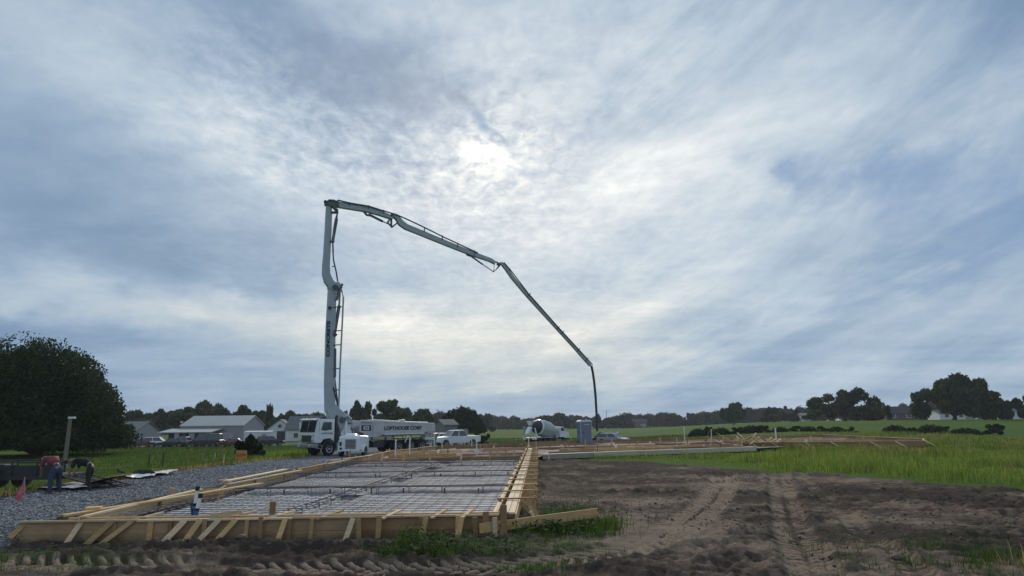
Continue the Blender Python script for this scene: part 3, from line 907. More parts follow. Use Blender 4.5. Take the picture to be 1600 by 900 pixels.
    # ---- wing, near edge: grey boards then the braced right-hand part
    w = empty('wing_formwork', 'grey timber form edge of the right wing, resting low behind the dirt', 'formwork', (10, 51, 0))
    we = [(1.9, 46.7), (9.1, 51.1), (19.2, 56.1)]
    for a, b in zip(we[:-1], we[1:]):
        a3, b3 = Vector((*a, 0)), Vector((*b, 0)); n = round((b3 - a3).length / 4.2)
        for k in range(n):
            p, q = a3 + (b3 - a3) * (k / n), a3 + (b3 - a3) * ((k + .99) / n)
            board(w, p + Vector((0, 0, .22)), q + Vector((0, 0, .22 + rnd.uniform(-.02, .02))), .045, .30, M_WOOD_GREY)
            board(w, p + Vector((0, .35, .375)), q + Vector((0, .35, .38)), .55, .035, M_WOOD_GREY, 'plank')
            board(w, p + Vector((.4, -.05, -.02)), p + Vector((.4, -.05, .42)), .09, .04, M_WOOD_PALE, 'stake', (0, 1, 0))
    x = empty('wing_braced_formwork', 'braced pine form wall at the right end of the wing, rising from tall green grass', 'formwork', (30, 62, 0))
    we = [(19.6, 60.6), (24.4, 61.5), (30, 61.4), (35.5, 61.3), (38.8, 67.0), (40.2, 92)]
    for i, (a, b) in enumerate(zip(we[:-1], we[1:])):
        a3, b3 = Vector((*a, 0)), Vector((*b, 0)); n = max(1, round((b3 - a3).length / 4.8))
        for k in range(n):
            p, q = a3 + (b3 - a3) * (k / n), a3 + (b3 - a3) * ((k + .99) / n)
            board(x, p + Vector((0, 0, .34)), q + Vector((0, 0, .34)), .05, .46, M_WOOD_BROWN)
            board(x, p + Vector((0, .05, .59)), q + Vector((0, .05, .592)), .14, .04, M_WOOD_PALE if i > 3 else M_WOOD, 'top_rail')
            if i < 4:
                for t in (.15, .55):
                    c2 = p + (q - p) * t
                    board(x, c2 + Vector((.75, -.75, 0)), c2 + Vector((0, -.06, .57)), .09, .04, M_WOOD_PALE, 'brace', (0, 1, 0))
    inn = empty('inner_formwork', 'scattered rows of orange tan form boards and stakes lying across the far muddy pads', 'formwork', (8, 62, 0))
    for (a, b, z, m) in (((-8.4, 47.5), (1.0, 50.4), .30, M_WOOD_RED), ((-8.8, 52), (-3.5, 53.6), .36, M_WOOD), ((-2.5, 57), (6.5, 61.0), .34, M_WOOD_RED), ((2.5, 50.5), (19.5, 60.2), .32, M_WOOD_RED), ((3.5, 54.5), (20, 63.8), .34, M_WOOD),
                         ((5.5, 61), (24, 70.5), .36, M_WOOD_RED), ((-5, 61.5), (8, 70), .36, M_WOOD_BROWN), ((20, 63.5), (34, 65.5), .42, M_WOOD), ((22, 70), (37, 72), .42, M_WOOD_PALE), ((10, 70), (30, 80), .40, M_WOOD_RED), ((24, 77), (39, 82), .42, M_WOOD)):
        a3, b3 = Vector((*a, z)), Vector((*b, z)); n = max(1, round((b3 - a3).length / 4.2))
        for k in range(n):
            p, q = a3 + (b3 - a3) * (k / n), a3 + (b3 - a3) * ((k + rnd.uniform(.9, .99)) / n)
            board(inn, p + Vector((0, 0, rnd.uniform(-.03, .05))), q + Vector((rnd.uniform(-.1, .1), rnd.uniform(-.2, .2), rnd.uniform(-.03, .05))), .05, .20, m if rnd.random() < .7 else M_WOOD)
            if rnd.random() < .75:
                c4 = p.lerp(q, rnd.random()); board(inn, c4 + Vector((0, -.05, -.3)), c4 + Vector((rnd.uniform(-.1, .1), -.05, rnd.uniform(.25, .5))), .09, .045, rnd.choice((M_WOOD_PALE, M_WOOD, M_WOOD_RED)), 'stake', (0, 1, 0))
    for k in range(16):
        c4 = Vector((rnd.uniform(-7, 30), 0, .42)); c4.y = rnd.uniform(48, 60) + max(0, c4.x) * .75; dv = Vector((rnd.uniform(-1.3, 1.3), rnd.uniform(-.5, .5), rnd.uniform(-.05, .1)))
        board(inn, c4 - dv, c4 + dv, .16, .045, rnd.choice((M_WOOD, M_WOOD_PALE)), 'loose_board')
    # ---- heap of offcuts
    hp = empty('lumber_heap', 'jumbled heap of orange pine offcuts in the middle of the wing', 'lumber heap', (20.8, 61.5, .25))
    for k in range(34):
        a = rnd.uniform(0, PI); r = rnd.uniform(.5, 1.3); cx, cy, cz = rnd.gauss(0, 1.5), rnd.gauss(0, .7), rnd.uniform(.15, .75)
        dv = Vector((math.cos(a) * r, math.sin(a) * r * .6, rnd.uniform(-.35, .45)))
        mb = MB().bar(-dv, dv, .14, .05); mb.build('offcut', rnd.choice((M_WOOD, M_WOOD, M_WOOD_PALE)), hp, loc=(cx, cy, cz))
    # stakes standing in the wing
    for i, (u, v0, v1) in enumerate(((884, 703, 690), (860, 703, 692), (889, 700, 688), (915, 702, 686), (956, 698, 686), (984, 697, 685), (1033, 696, 684), (1070, 700, 686), (1075, 697, 685), (1105, 697, 682), (1110, 699, 684),
                                    (700, 712, 701), (663, 716, 702), (690, 700, 690), (760, 705, 694), (1178, 696, 688))):
        p = ground_at(u, v0, .2); hgt = (v0 - v1) * p.y / 1100
        o = MB().bar((0, 0, -.1), (rnd.uniform(-.12, .12), 0, hgt), .085, .04, (0, 1, 0)).build('stake', M_WOOD_PALE if rnd.random() < .35 else M_WOOD_RED, None, loc=p)
        tag(o, 'short wooden stake standing in the muddy pad beyond the cross form', 'stake', 'stakes standing in the far pads')


build_forms()


def build_small_stuff():
    rnd = random.Random(21)
    # plastic plumbing stub-ups
    spec = [(618, 715, 690, 'nearer of the two capped white plastic pipes in front of the pump truck, left one'),
            (640, 712, 687, 'right one of the two tall capped white pipes in front of the pump truck'),
            (726, 698, 684, 'white pipe standing just right of the white pickup cab'),
            (737, 700, 685, 'white pipe between its two neighbours right of the pickup'),
            (745, 712, 687, 'tallest white pipe of the three right of the pickup'),
            (826, 702, 688, 'white pipe at the far end of the plank walkway'),
            (1070, 693, 668, 'tall thin white pipe standing in the right wing, nearest the toilet'),
            (1112, 688, 672, 'short white pipe left of the lumber heap'),
            (1213, 690, 670, 'thick white pipe standing right of the lumber heap')]
    for u, v0, v1, lab in spec:
        p = ground_at(u, v0, .25); h = (v0 - v1) * p.y / 1100
        e = empty('standpipe', lab, 'pipe', p)
        r = .045 if 'thick' not in lab else .075
        MB().tube([(0, 0, -.2), (rnd.uniform(-.02, .02), 0, h)], r, 10).build('pipe_wall', M_PVC, e, smooth=False)
        MB().tube([(0, 0, h - .02), (0, 0, h + .08)], r * 1.35, 10).build('cap', M_PVC, e)
    # the two sleeved risers by the front form
    blue = mat('blue_sleeve', (0.03, 0.12, 0.30), .6); 
    for (x, y, h, dx, lab) in ((-7.62, 17.1, .62, .06, 'taller white riser pipe in a blue sleeve, left of two inside the near form'), (-7.36, 16.6, .50, .10, 'shorter white riser pipe in a blue sleeve, right of two inside the near form')):
        e = empty('riser_pipe', lab, 'pipe', (x, y, .30))
        MB().tube([(0, 0, -.1), (dx * .4, 0, h * .45)], [.065, .055], 9).build('sleeve', blue, e)
        MB().tube([(dx * .4, 0, h * .4), (dx, 0, h)], .04, 9).build('pipe_wall', M_PVC, e)
        MB().tube([(dx, 0, h - .01), (dx + .005, 0, h + .09)], .05, 9).build('cap', M_BLACK, e)
        MB().tube([(dx * .4, 0, h * .43), (dx * .43, 0, h * .52)], .065, 9).build('band', M_BLACK, e)
        MB().bar((0, .03, -.1), (-.07, .05, h * .5), .05, .05).build('tail', M_DARK, e)
    # pink flag
    p = Vector((-11.33, 16.6, 0.16)); e = empty('marker_flag', 'pink survey flag drooping on a thin wire at the edge of the gravel, front left', 'flag', p)
    MB().tube([(0.12, 0, -.1), (0.02, 0, .55), (-.05, 0, 1.14)], .011, 6).build('wire', M_GREYM, e)
    pink = mat('pink_flagging', (0.62, 0.13, 0.18), .7)
    gx = MB(); cols = [(-.05, 1.13, 0), (-.075, .93, .02), (-.12, .76, -.03), (-.15, .62, .01)]
    vs = []
    for k, (x_, z_, y_) in enumerate(cols):
        w_ = (.02, .09, .15, .17)[k]
        vs += [(x_ - w_ * .35, y_, z_), (x_ + w_ * .15, y_ + .02, z_ - .01), (x_ + w_ * .6, y_ - .015, z_ + .01)]
    fs = [(3 * k + j, 3 * k + j + 1, 3 * k + j + 4, 3 * k + j + 3) for k in range(3) for j in range(2)]
    gx.add(vs, fs); fl = gx.build('cloth', pink, e); so = fl.modifiers.new('solid', 'SOLIDIFY'); so.thickness = .006
    # lath stake on the gravel with pale top, and one more
    for x, y, h, lab in ((-12.35, 30.2, .95, 'thin survey lath with a pale top standing in the gravel beyond the flag'),
                         (-15.6, 37.0, .75, 'small weathered survey lath at the grass edge left of the orange sign')):
        e = empty('survey_lath', lab, 'stake', (x, y, tz(x, y)))
        MB().bar((0, 0, -.1), (0.03, 0, h * .62), .045, .018).build('shaft', M_GREYM if y < 32 else M_WOOD_BROWN, e)
        MB().bar((0.03, 0, h * .62), (.03, 0, h), .06, .022).build('tip', M_WOOD_PALE, e)
    # block of sawn timber behind the near left corner
    o = MB().box((0, 0, .14), (.32, .24, .30)).build('timber_block', M_WOOD, None, bevel=.01, loc=(-9.75, 16.7, .32), rot=(0.05, 0, .3))
    tag(o, 'short orange timber block standing behind the near left corner of the form', 'timber block')
    o = MB().box((0, 0, .1), (.14, .12, .30)).build('timber_block', M_WOOD_PALE, None, bevel=.01, loc=(-9.95, 20.8, .42), rot=(0.0, 0.1, .1))
    tag(o, 'small pale wooden block on the left form halfway to its first jog', 'timber block')
    # orange road sign
    sy = 44.5; p = at(377, 712, sy)
    e = empty('road_sign', 'small square orange sign with dark red letters on a low stand beside the gravel road', 'sign', (p.x, sy, tz(p.x, sy)), rz=.12)
    org = mat('sign_orange', (0.62, 0.24, 0.055), .5, namt=.1)
    MB().box((0, 0, .52), (.60, .02, .52)).build('sign_panel', org, e, bevel=.004)
    fr = MB(); [fr.box(c, d_) for c, d_ in (((0, -.012, .80), (.66, .03, .05)), ((0, -.012, .235), (.66, .03, .05)), ((-.31, -.012, .52), (.04, .03, .60)), ((.31, -.012, .52), (.04, .03, .60)))]
    fr.build('sign_frame', mat('sign_border', (.55, .33, .14), .6), e)
    for sx in (-.22, .22): MB().bar((sx, .0, -.1), (sx, .02, .24), .03, .03).build('leg', M_GREYM, e)
    lettering('SLOW', e, (0, -.018, .53), (PI / 2, 0, 0), .24, mat('sign_letters', (.20, .02, .012), .6), bold=.03)
    # field fence posts, left
    for i, (u, v) in enumerate(((232, 731), (254, 728), (292, 724), (317, 722), (347, 719))):
        p = ground_at(u, v, 0.02)
        o = MB().tube([(0, 0, -.2), (0, 0, .85 if i < 2 else .8)], .045 if i < 2 else .03, 7).build('fence_post', M_DARK if i < 2 else M_WOOD_BROWN, None, loc=(p.x, p.y, tz(p.x, p.y)))
        tag(o, ('left of the pair of dark round posts in the left field', 'right of the pair of dark round posts in the left field')[i] if i < 2 else 'thin weathered fence post in the grass between the dark pair and the orange sign', 'post',
            'posts in the left field' if i >= 2 else None)
    # utility pole with lamp
    Y = 40.0; p = at(109, 700, Y)
    e = empty('lamp_pole', 'short wooden pole with a pale lamp on top, in front of the big left tree', 'pole', (p.x - .2, Y, tz(p.x, Y)))
    MB().tube([(0, 0, -.3), (.05, 0, 2.9)], [.12, .10], 10).build('post', mat('pole_wood', (.19, .16, .13), .85, nscale=6), e)
    MB().tube([(.05, 0, 2.7), (.12, 0, 2.92), (.16, 0, 2.95)], .03, 7).build('arm', M_GREYM, e)
    MB().box((.14, 0, 2.98), (.34, .26, .12)).build('lamp_head', M_PVC, e, bevel=.03)


# ------------------------------------------------------------------ vehicles
def wheel(parent, x, y, r, w, rim_mat=None, side=1, rr=0.55, name='wheel'):
    t = MB().tube([(0, -w / 2, 0), (0, -w * .42, 0), (0, w * .42, 0), (0, w / 2, 0)], [r * .93, r, r, r * .93], 22)
    o = t.build(name, M_BLACK, parent, loc=(x, y, r), smooth=False)
    if rim_mat is not None:
        d = side * w / 2
        q = MB().tube([(0, d * .7, 0), (0, d * 1.04, 0), (0, d * .80, 0)], [r * rr, r * rr, r * .30], 16)
        q.tube([(0, d * .8, 0), (0, d * 1.12, 0)], [r * .22, r * .16], 10)
        for k in range(8):
            a = 2 * PI * k / 8; q.tube([(math.cos(a) * r * .36, d * .8, math.sin(a) * r * .36), (math.cos(a) * r * .36, d * 1.03, math.sin(a) * r * .36)], r * .045, 5)
        q.build('rim', rim_mat, o)
    return o


def lettering(text, parent, loc, rot, size, m, stretch=1.0, name='lettering', bold=0.01, shear=0.0):
    cu = bpy.data.curves.new(name, 'FONT'); cu.body = text; cu.size = size; cu.align_x = 'CENTER'; cu.align_y = 'CENTER'
    cu.extrude = 0.004; cu.offset = bold * size; cu.shear = shear; cu.resolution_u = 3
    tmp = bpy.data.objects.new('tmp_text', cu); COL.objects.link(tmp)
    dg = bpy.context.evaluated_depsgraph_get(); dg.update()
    me = bpy.data.meshes.new_from_object(tmp.evaluated_get(dg)); me.name = name
    bpy.data.objects.remove(tmp); bpy.data.curves.remove(cu)
    me.transform(Matrix.Diagonal((stretch, 1, 1, 1)))
    me.materials.clear()
    return link(name, me, m, parent, loc, rot)


def build_pump_truck():
    O = Vector((-15.85, 58.35, 0.0)); rz = math.atan2(-.74, -.67)
    T = empty('concrete_pump_truck', 'white cab-over concrete pump truck with its long folding boom raised over the site', 'pump truck', O, rz)
    Mw = Matrix.Translation(O) @ Matrix.Rotation(rz, 4, 'Z'); Mi = Mw.inverted()
    # frame
    fr = MB(); fr.box((-6.0, .42, .92), (14.2, .10, .30)); fr.box((-6.0, -.42, .92), (14.2, .10, .30))
    for k in range(9): fr.box((.6 - k * 1.6, 0, .92), (.12, .84, .2))
    fr.build('chassis_frame', M_DARK, T)
    # cab
    cab = MB()
    prof = [(-.42, 1.02), (-.42, 2.92), (1.02, 2.94), (1.16, 2.86), (1.36, 1.78), (1.40, 1.10), (1.30, 1.02), (.78, 1.02), (.60, 1.30), (-.10, 1.38), (-.30, 1.02)]
    cab.prism(prof, -1.2, 1.2)
    c = cab.build('cab', M_WHITE, T, bevel=.04)
    for y in (-.56, .56):
        ws = MB(); ws.add([(1.165, y - .52, 2.76), (1.165, y + .52, 2.76), (1.36, y + .52, 1.88), (1.36, y - .52, 1.88), (1.19, y - .52, 2.765), (1.19, y + .52, 2.765), (1.385, y + .52, 1.885), (1.385, y - .52, 1.885)],
                          [(0, 1, 2, 3), (7, 6, 5, 4), (0, 4, 5, 1), (1, 5, 6, 2), (2, 6, 7, 3), (3, 7, 4, 0)])
        ws.build('windshield_pane', M_GLASS, c)
        wp = MB().bar((1.40, y - .35, 1.90), (1.30, y + .1, 2.35), .02, .02); wp.build('wiper', M_BLACK, c)
    for s in (-1, 1):
        dr = MB().prism([(-.25, 1.35), (-.25, 2.78), (.72, 2.78), (.98, 1.95), (1.02, 1.35), (.62, 1.33), (.48, 1.42)], s * 1.2, s * 1.225)
        d = dr.build('door', M_WHITE, T, bevel=.008)
        MB().prism([(-.12, 2.05), (-.12, 2.68), (.66, 2.68), (.86, 2.05), (.45, 1.98), (.2, 2.05)], s * 1.226, s * 1.24).build('side_window', M_GLASS, d)
        MB().box((-.15, s * 1.25, 1.75), (.16, .03, .04)).build('door_handle', M_BLACK, d)
        MB().tube([(1.0, s * 1.2, 2.75), (1.18, s * 1.48, 2.75), (1.18, s * 1.48, 2.0), (1.05, s * 1.22, 1.9)], .018, 6).build('mirror_arm', M_CHROME, T)
        MB().box((1.16, s * 1.49, 2.42), (.06, .20, .52)).build('mirror', M_WHITE, T, bevel=.02)
        st = MB(); st.box((.92, s * 1.1, .60), (.5, .3, .05)); st.box((.92, s * 1.12, .86), (.5, .24, .04)); st.box((.70, s * 1.15, .72), (.03, .2, .3)); st.box((1.14, s * 1.15, .72), (.03, .2, .3)); st.build('cab_step', M_GREYM, T)
        h = MB().box((1.41, s * .93, 1.30), (.06, .36, .24)).build('headlight_box', M_CHROME, T, bevel=.02)
        for k in (-.08, .08): MB().tube([(1.43, s * .93 + k, 1.30), (1.46, s * .93 + k, 1.30)], .07, 12).build('headlight', M_PVC, h)
    lettering('LOFTHOUSE', T, (.35, 1.235, 1.78), (PI / 2, 0, PI), .17, M_LETTER, 1.0, bold=.02, shear=.3)
    gr = MB().box((1.405, 0, 1.36), (.03, 1.4, .52)).build('grille', M_DARK, T)
    for k in range(6): MB().box((1.43, 0, 1.16 + k * .08), (.02, 1.3, .022)).build('grille_bar', M_CHROME, gr)
    MB().box((1.41, 0, 1.70), (.05, 2.3, .14)).build('nose_band', M_PVC, T, bevel=.02)
    bp_ = MB().prism([(1.05, .62), (1.05, .98), (1.58, .98), (1.62, .90), (1.58, .66)], -1.22, 1.22).build('bumper', M_GREYM, T, bevel=.03)
    for s in (-1, 1): MB().box((1.60, s * .8, .82), (.03, .22, .12)).build('fog_lamp', M_PVC, bp_)
    vis = MB().prism([(1.0, 2.94), (1.38, 2.84), (1.40, 2.88), (1.02, 3.0)], -1.18, 1.18).build('sun_visor', M_WHITE, T)
    for y in (-.9, -.3, 0, .3, .9): MB().box((1.05, y, 3.01), (.10, .12, .06)).build('marker_light', mat('amber_lens', (.5, .2, .03), .4), vis)
    MB().tube([(.2, .5, 2.92), (.2, .5, 3.12)], .16, 12).build('roof_beacon', M_DARK, T)
    MB().box((.2, -.45, 3.0), (.5, .5, .14)).build('roof_vent', M_DARK, T, bevel=.03)
    # wheels
    for x in (0.0, -1.45): 
        for s in (-1, 1): wheel(T, x, s * 1.03, .53, .34, M_CHROME, s)
    for x in (-8.3, -10.05, -11.8):
        for s in (-1, 1): wheel(T, x, s * .98, .53, .58, M_GREYM, s)
    for s in (-1, 1):
        a = [(.62 * math.cos(t) - .0, .53 + .66 * math.sin(t)) for t in np.linspace(0.05, PI - .05, 9)]
        b = [(.70 * math.cos(t) - .0, .53 + .76 * math.sin(t)) for t in np.linspace(PI - .05, .05, 9)]
        MB().prism(a + b, s * .82, s * 1.22).build('fender', M_DARK, T)
        MB().prism([(x_ - 1.45, z_) for x_, z_ in a + b], s * .82, s * 1.22).build('fender', M_WHITE, T)
        MB().tube([(-2.6, s * .95, .70), (-4.3, s * .95, .70)], .30, 16).build('fuel_tank', M_DARK, T)
        MB().box((-5.5, s * .98, .78), (1.5, .42, .55)).build('tool_box', M_DARK, T, bevel=.02)
        MB().box((-10.0, s * 1.0, 1.2), (5.4, .5, .05)).build('mud_guard', M_DARK, T)
    # engine air intake and exhaust behind the cab
    MB().box((-.75, 0, 1.75), (.5, 1.9, 1.5)).build('engine_cover', M_DARK, T, bevel=.03)
    MB().tube([(-.72, .95, 1.2), (-.72, .95, 3.0), (-.80, .95, 3.2)], .11, 10).build('exhaust_stack', M_DARK, T)
    MB().tube([(-.72, -.95, 1.2), (-.72, -.95, 3.0)], .14, 10).build('air_intake', M_DARK, T)
    # turret pedestal
    ped = MB(); ped.box((-2.0, 0, 1.45), (1.3, 1.5, 1.0)); ped.tube([(-2.0, 0, 1.9), (-2.0, 0, 2.5)], [.72, .62], 20)
    ped.build('pedestal', M_WHITE, T, bevel=.02)
    MB().tube([(-2.0, 0, 2.5), (-2.0, 0, 2.64)], .78, 24).build('slewing_ring', M_BOOM_D, T)
    # outriggers
    for s in (-1, 1):
        og = MB().bar((-1.7, s * .6, 1.45), (-1.15, s * 1.75, 1.45), .26, .30).build('outrigger_arm', M_WHITE, T, bevel=.02)
        MB().tube([(-1.15, s * 1.75, .05), (-1.15, s * 1.75, 2.75)], [.075, .075], 12).build('jack_leg', M_WHITE, og)
        MB().tube([(-1.15, s * 1.75, .85), (-1.15, s * 1.75, 2.5)], .13, 12).build('jack_sleeve', M_WHITE, og)
        MB().tube([(-1.15, s * 1.75, .02), (-1.15, s * 1.75, .09)], .26, 14).build('foot_pad', M_GREYM, og)
        ou = MB().bar((-11.9, s * .7, 1.15), (-12.9, s * 1.9, 1.15), .24, .26).build('outrigger_arm', M_WHITE, T, bevel=.02)
        MB().tube([(-12.9, s * 1.9, .05), (-12.9, s * 1.9, 1.6)], .09, 12).build('jack_leg', M_WHITE, ou)
        MB().tube([(-12.9, s * 1.9, .02), (-12.9, s * 1.9, .09)], .24, 14).build('foot_pad', M_GREYM, ou)
        MB().bar((-9.6, s * 1.24, 1.45), (-9.0, s * 1.40, .85), .08, .08).build('folding_strut', M_WHITE, T)
        MB().bar((-12.3, s * 1.24, 1.5), (-12.9, s * 1.42, .80), .08, .08).build('folding_strut', M_WHITE, T)
    MB().box((-1.9, .0, .93), (.9, 2.3, .30)).build('outrigger_box', M_WHITE, T, bevel=.02)
    # long side body
    for s in (-1, 1):
        y0, y1 = (s * 1.10, s * 1.25)
        pn = MB().prism([(-2.9, 1.38), (-2.9, 2.62), (-3.1, 2.84), (-13.6, 2.52), (-13.8, 2.46), (-13.8, 1.75), (-12.2, 1.72), (-11.8, 1.58), (-6.0, 1.58), (-5.2, 1.36)], y0, y1).build('side_panel', M_PANEL, T, bevel=.015)
        MB().bar((-3.0, s * 1.26, 2.80), (-13.6, s * 1.26, 2.50), .06, .10).build('top_edge', M_PVC, pn)
        MB().bar((-6.2, s * 1.265, 1.60), (-12.0, s * 1.265, 1.62), .05, .09).build('bottom_edge', M_PVC, pn)
        MB().bar((-2.95, s * 1.26, 2.62), (-4.4, s * 1.26, 2.58), .05, .12).build('vent_slot', M_GREYM, pn)
        MB().box((-4.6, s * 1.262, 2.0), (.08, .02, .8)).build('seam_post', M_GREYM, pn)
    pn_box = MB().prism([(-2.9, 1.3), (-2.9, 2.3), (-13.7, 2.2), (-13.7, 1.5)], -1.08, 1.08).build('deck', M_GREYM, T)
    lettering('K52', T, (-3.72, 1.262, 2.16), (PI / 2, 0, PI), .46, M_WHITE, 1.0, bold=.02)
    bd = MB().prism([(-3.05, 1.92), (-3.05, 2.40), (-4.30, 2.40), (-4.42, 1.92)], 1.252, 1.257).build('badge', M_LETTER, T)
    lettering('LOFTHOUSE CORP', T, (-8.85, 1.262, 2.10), (PI / 2, 0, PI), .43, M_LETTER, 1.45, bold=.05, shear=.12)
    lettering('LOFTHOUSE CORP', T, (-8.85, -1.262, 2.10), (PI / 2, 0, 0), .50, M_LETTER, 1.30, bold=.035, shear=.12)
    MB().box((-9.3, .6, 2.78), (.5, .5, .22)).build('hopper_lid', M_PVC, T, bevel=.03)
    MB().box((-12.0, .2, 2.62), (1.6, 1.2, .12)).build('walkway', M_GREYM, T)
    hp = MB().loft([[( -13.9, -.7, 1.5), (-13.9, .7, 1.5), (-15.0, .7, 1.6), (-15.0, -.7, 1.6)], [(-14.1, -.4, .7), (-14.1, .4, .7), (-14.8, .4, .7), (-14.8, -.4, .7)]]).build('hopper', M_GREYM, T)
    rc = random.Random(4)
    for k in range(7):
        x = -3.4 - k * 1.35; MB().tube([(x, 1.15, 1.5), (x - .15, 1.3, 1.1), (x - .5, 1.22, .95), (x - .8, 1.1, 1.25)], .028, 6).build('hydraulic_hose', M_BLACK, T)
    for x, w_, z_, h_ in ((-4.9, .5, 1.18, .36), (-6.9, .7, 1.25, .3)): MB().box((x, 1.1, z_), (w_, .3, h_)).build('valve_box', M_GREYM, T, bevel=.02)
    ld = MB(); ld.bar((-13.2, 1.29, .7), (-13.2, 1.29, 2.4), .04, .04); ld.bar((-12.7, 1.29, .7), (-12.7, 1.29, 2.4), .04, .04)
    for k in range(6): ld.bar((-13.2, 1.29, .8 + k * .3), (-12.7, 1.29, .8 + k * .3), .03, .03)
    ld.build('ladder', M_PVC, T)
    for x in (-5.5, -9.0, -12.5): MB().box((x, 1.27, 1.70), (.12, .02, .05)).build('marker_light', mat('amber_lens', (.5, .2, .03), .4), T)
    MB().tube([(-3.2, .9, 2.75), (-5, .95, 2.82), (-9, .9, 2.66), (-13, .95, 2.56)], .06, 7).build('deck_pipe', M_BOOM, T)

    def sq(x): return x if x > -2.9 else -2.9 + (x + 2.9) * .775

    def squeeze(o):
        for c in KIDS.get(o.name, []):
            if c.location.length > 0:
                c.location.x = sq(c.location.x)
                if c.name.startswith('lettering') and c.location.x < -3: c.data.transform(Matrix.Diagonal((.80, 1, 1, 1)))
            else:
                for v in c.data.vertices: v.co.x = sq(v.co.x)
                squeeze(c)
    squeeze(T)
    # ---------------- the boom, in one upright plane
    P0 = Vector((-14.75, 58.8, 0)); D = Vector((.85, .527, 0)).normalized(); N = Vector((-D.y, D.x, 0))

    def bp(u, v, off=0.0):
        r = ray(u, v); cam = Vector((0, 0, CAMH))
        t = (P0 + N * off - cam).dot(N) / r.dot(N)
        return cam + r * t

    def beam(pts, hs, th, off=0.0):
        P = [bp(*p) for p in pts]; rings = []
        for i, p in enumerate(P):
            d = (P[min(i + 1, len(P) - 1)] - P[max(i - 1, 0)]).normalized(); up = d.cross(N).normalized()
            h = hs[i] / 2; a = N * (th / 2); o = N * off
            rings.append([Mi @ (p + o - a - up * h), Mi @ (p + o + a - up * h), Mi @ (p + o + a + up * h), Mi @ (p + o - a + up * h)])
        return MB().loft(rings)

    def rod(parent, name, pts, r, m, off=0.0, n=8):
        P = [Mi @ (bp(*p) + N * off) for p in pts]
        return MB().tube(P, r, n).build(name, m, parent)
    neck = beam([(537, 664), (531, 655), (521, 645), (516, 636)], [1.1, 1.15, 1.05, .9], .9).build('boom_neck', M_BOOM, T, bevel=.03)
    for s in (-1, 1): rod(neck, 'pivot_pin', [(535, 656, s * .6), (535.4, 656, s * .35)], .28, M_BOOM_D)
    rod(neck, 'turret_pipe', [(548, 668), (545, 655), (540, 650), (532, 652)], .10, M_BOOM, -.6)
    b1 = beam([(515.5, 643), (514.8, 600), (516.2, 520), (518.2, 470), (518.5, 452)], [.80, .80, .74, .66, .58], .55).build('boom_section', M_BOOM, T, bevel=.02)
    mid1 = bp(511.2, 530); off1 = mid1 - N * .33
    ax = (bp(516.4, 500) - bp(514.7, 600)).normalized()
    R = Matrix((ax, N.cross(ax) * -1 if False else (-N).cross(ax), -N)).transposed()
    loc = Mi @ off1; Rl = (Mi.to_3x3() @ R).to_euler()
    lettering('CONCRETE', b1, loc, Rl, .40, M_LETTER, 1.45, bold=.05)
    p2 = Mi @ (bp(513.8, 482) - N * .33); lettering('II', b1, p2, Rl, .34, M_LETTER, 1.6, bold=.08)
    rod(b1, 'cylinder', [(529, 478), (521.5, 523)], .15, M_BOOM_D, -.15)
    rod(b1, 'cylinder_rod', [(530.5, 452), (529, 478)], .09, M_GREYM, -.15)
    rod(b1, 'delivery_pipe', [(526, 447), (532, 455), (534.5, 466), (533, 500), (531, 540), (529, 580), (528, 615), (527, 640), (531, 650)], .075, M_BOOM, -.35)
    for v in (481, 518, 540, 577, 610): rod(b1, 'pipe_clamp', [(519, v, ), (532.5 - (v - 481) * .03, v - 1)], .045, M_BOOM_D, -.3)
    rod(b1, 'cylinder', [(522, 545), (521.5, 590)], .14, M_BOOM_D, -.2)
    rod(b1, 'cylinder_rod', [(521.5, 590), (527.5, 640)], .075, M_BOOM_D, -.2)
    rod(b1, 'hydraulic_hose', [(519, 605), (523, 622), (528, 645)], .05, M_BLACK, -.3)
    rod(b1, 'bracket', [(520, 521), (524, 525)], .19, M_BOOM_D, -.25)
    # knuckle
    k1 = beam([(518.5, 456), (524, 450), (531, 446)], [.9, 1.15, .55], .7).build('boom_knuckle', M_BOOM, T, bevel=.02)
    for s in (-1,): rod(k1, 'pivot_pin', [(524, 449, -.5), (524, 449, -.3)], .26, M_BOOM_D)
    rod(k1, 'link_arm', [(533, 445), (528.5, 452), (524, 470)], .11, M_BOOM_D, -.35)
    b2 = beam([(524.5, 449), (518, 446), (512.5, 438), (509.4, 428), (509.2, 415), (510.4, 400), (512.6, 360), (513.6, 335), (514, 320)], [.60, .74, .72, .64, .58, .54, .52, .50, .42], .42).build('boom_section', M_BOOM, T, bevel=.02)
    rod(b2, 'delivery_pipe', [(526, 441), (523.5, 425), (519.5, 408), (518.5, 392)], .065, M_BOOM_D, -.3)
    rod(b2, 'delivery_pipe', [(518.5, 395), (518, 380), (519.5, 360), (522, 345), (526, 333)], .07, M_BOOM_D, -.36)
    rod(b2, 'cylinder', [(525, 343), (519, 376)], .13, M_BOOM_D, -.2)
    rod(b2, 'cylinder_rod', [(526.5, 328), (525, 343)], .07, M_BOOM_D, -.2)
    rod(b2, 'pipe_clamp', [(515, 379), (520.5, 378)], .12, M_BOOM_D, -.3)
    rod(b2, 'bracket', [(516, 333), (527, 333)], .12, M_BOOM_D, -.2)
    rod(b2, 'hydraulic_hose', [(517, 418), (521.5, 417)], .04, M_BLACK, -.3)
    # top
    k2 = beam([(508.2, 317.5), (517, 319.5), (528, 319)], [.32, .62, .5], .6).build('boom_knuckle', M_BOOM_D, T, bevel=.02)
    rod(k2, 'pivot_pin', [(508.6, 315.5, -.4), (508.6, 315.5, .4)], .17, M_BOOM_D)
    rod(k2, 'delivery_pipe', [(509, 317), (513, 314), (520, 314.5), (526, 317)], .08, M_BOOM_D, -.3)
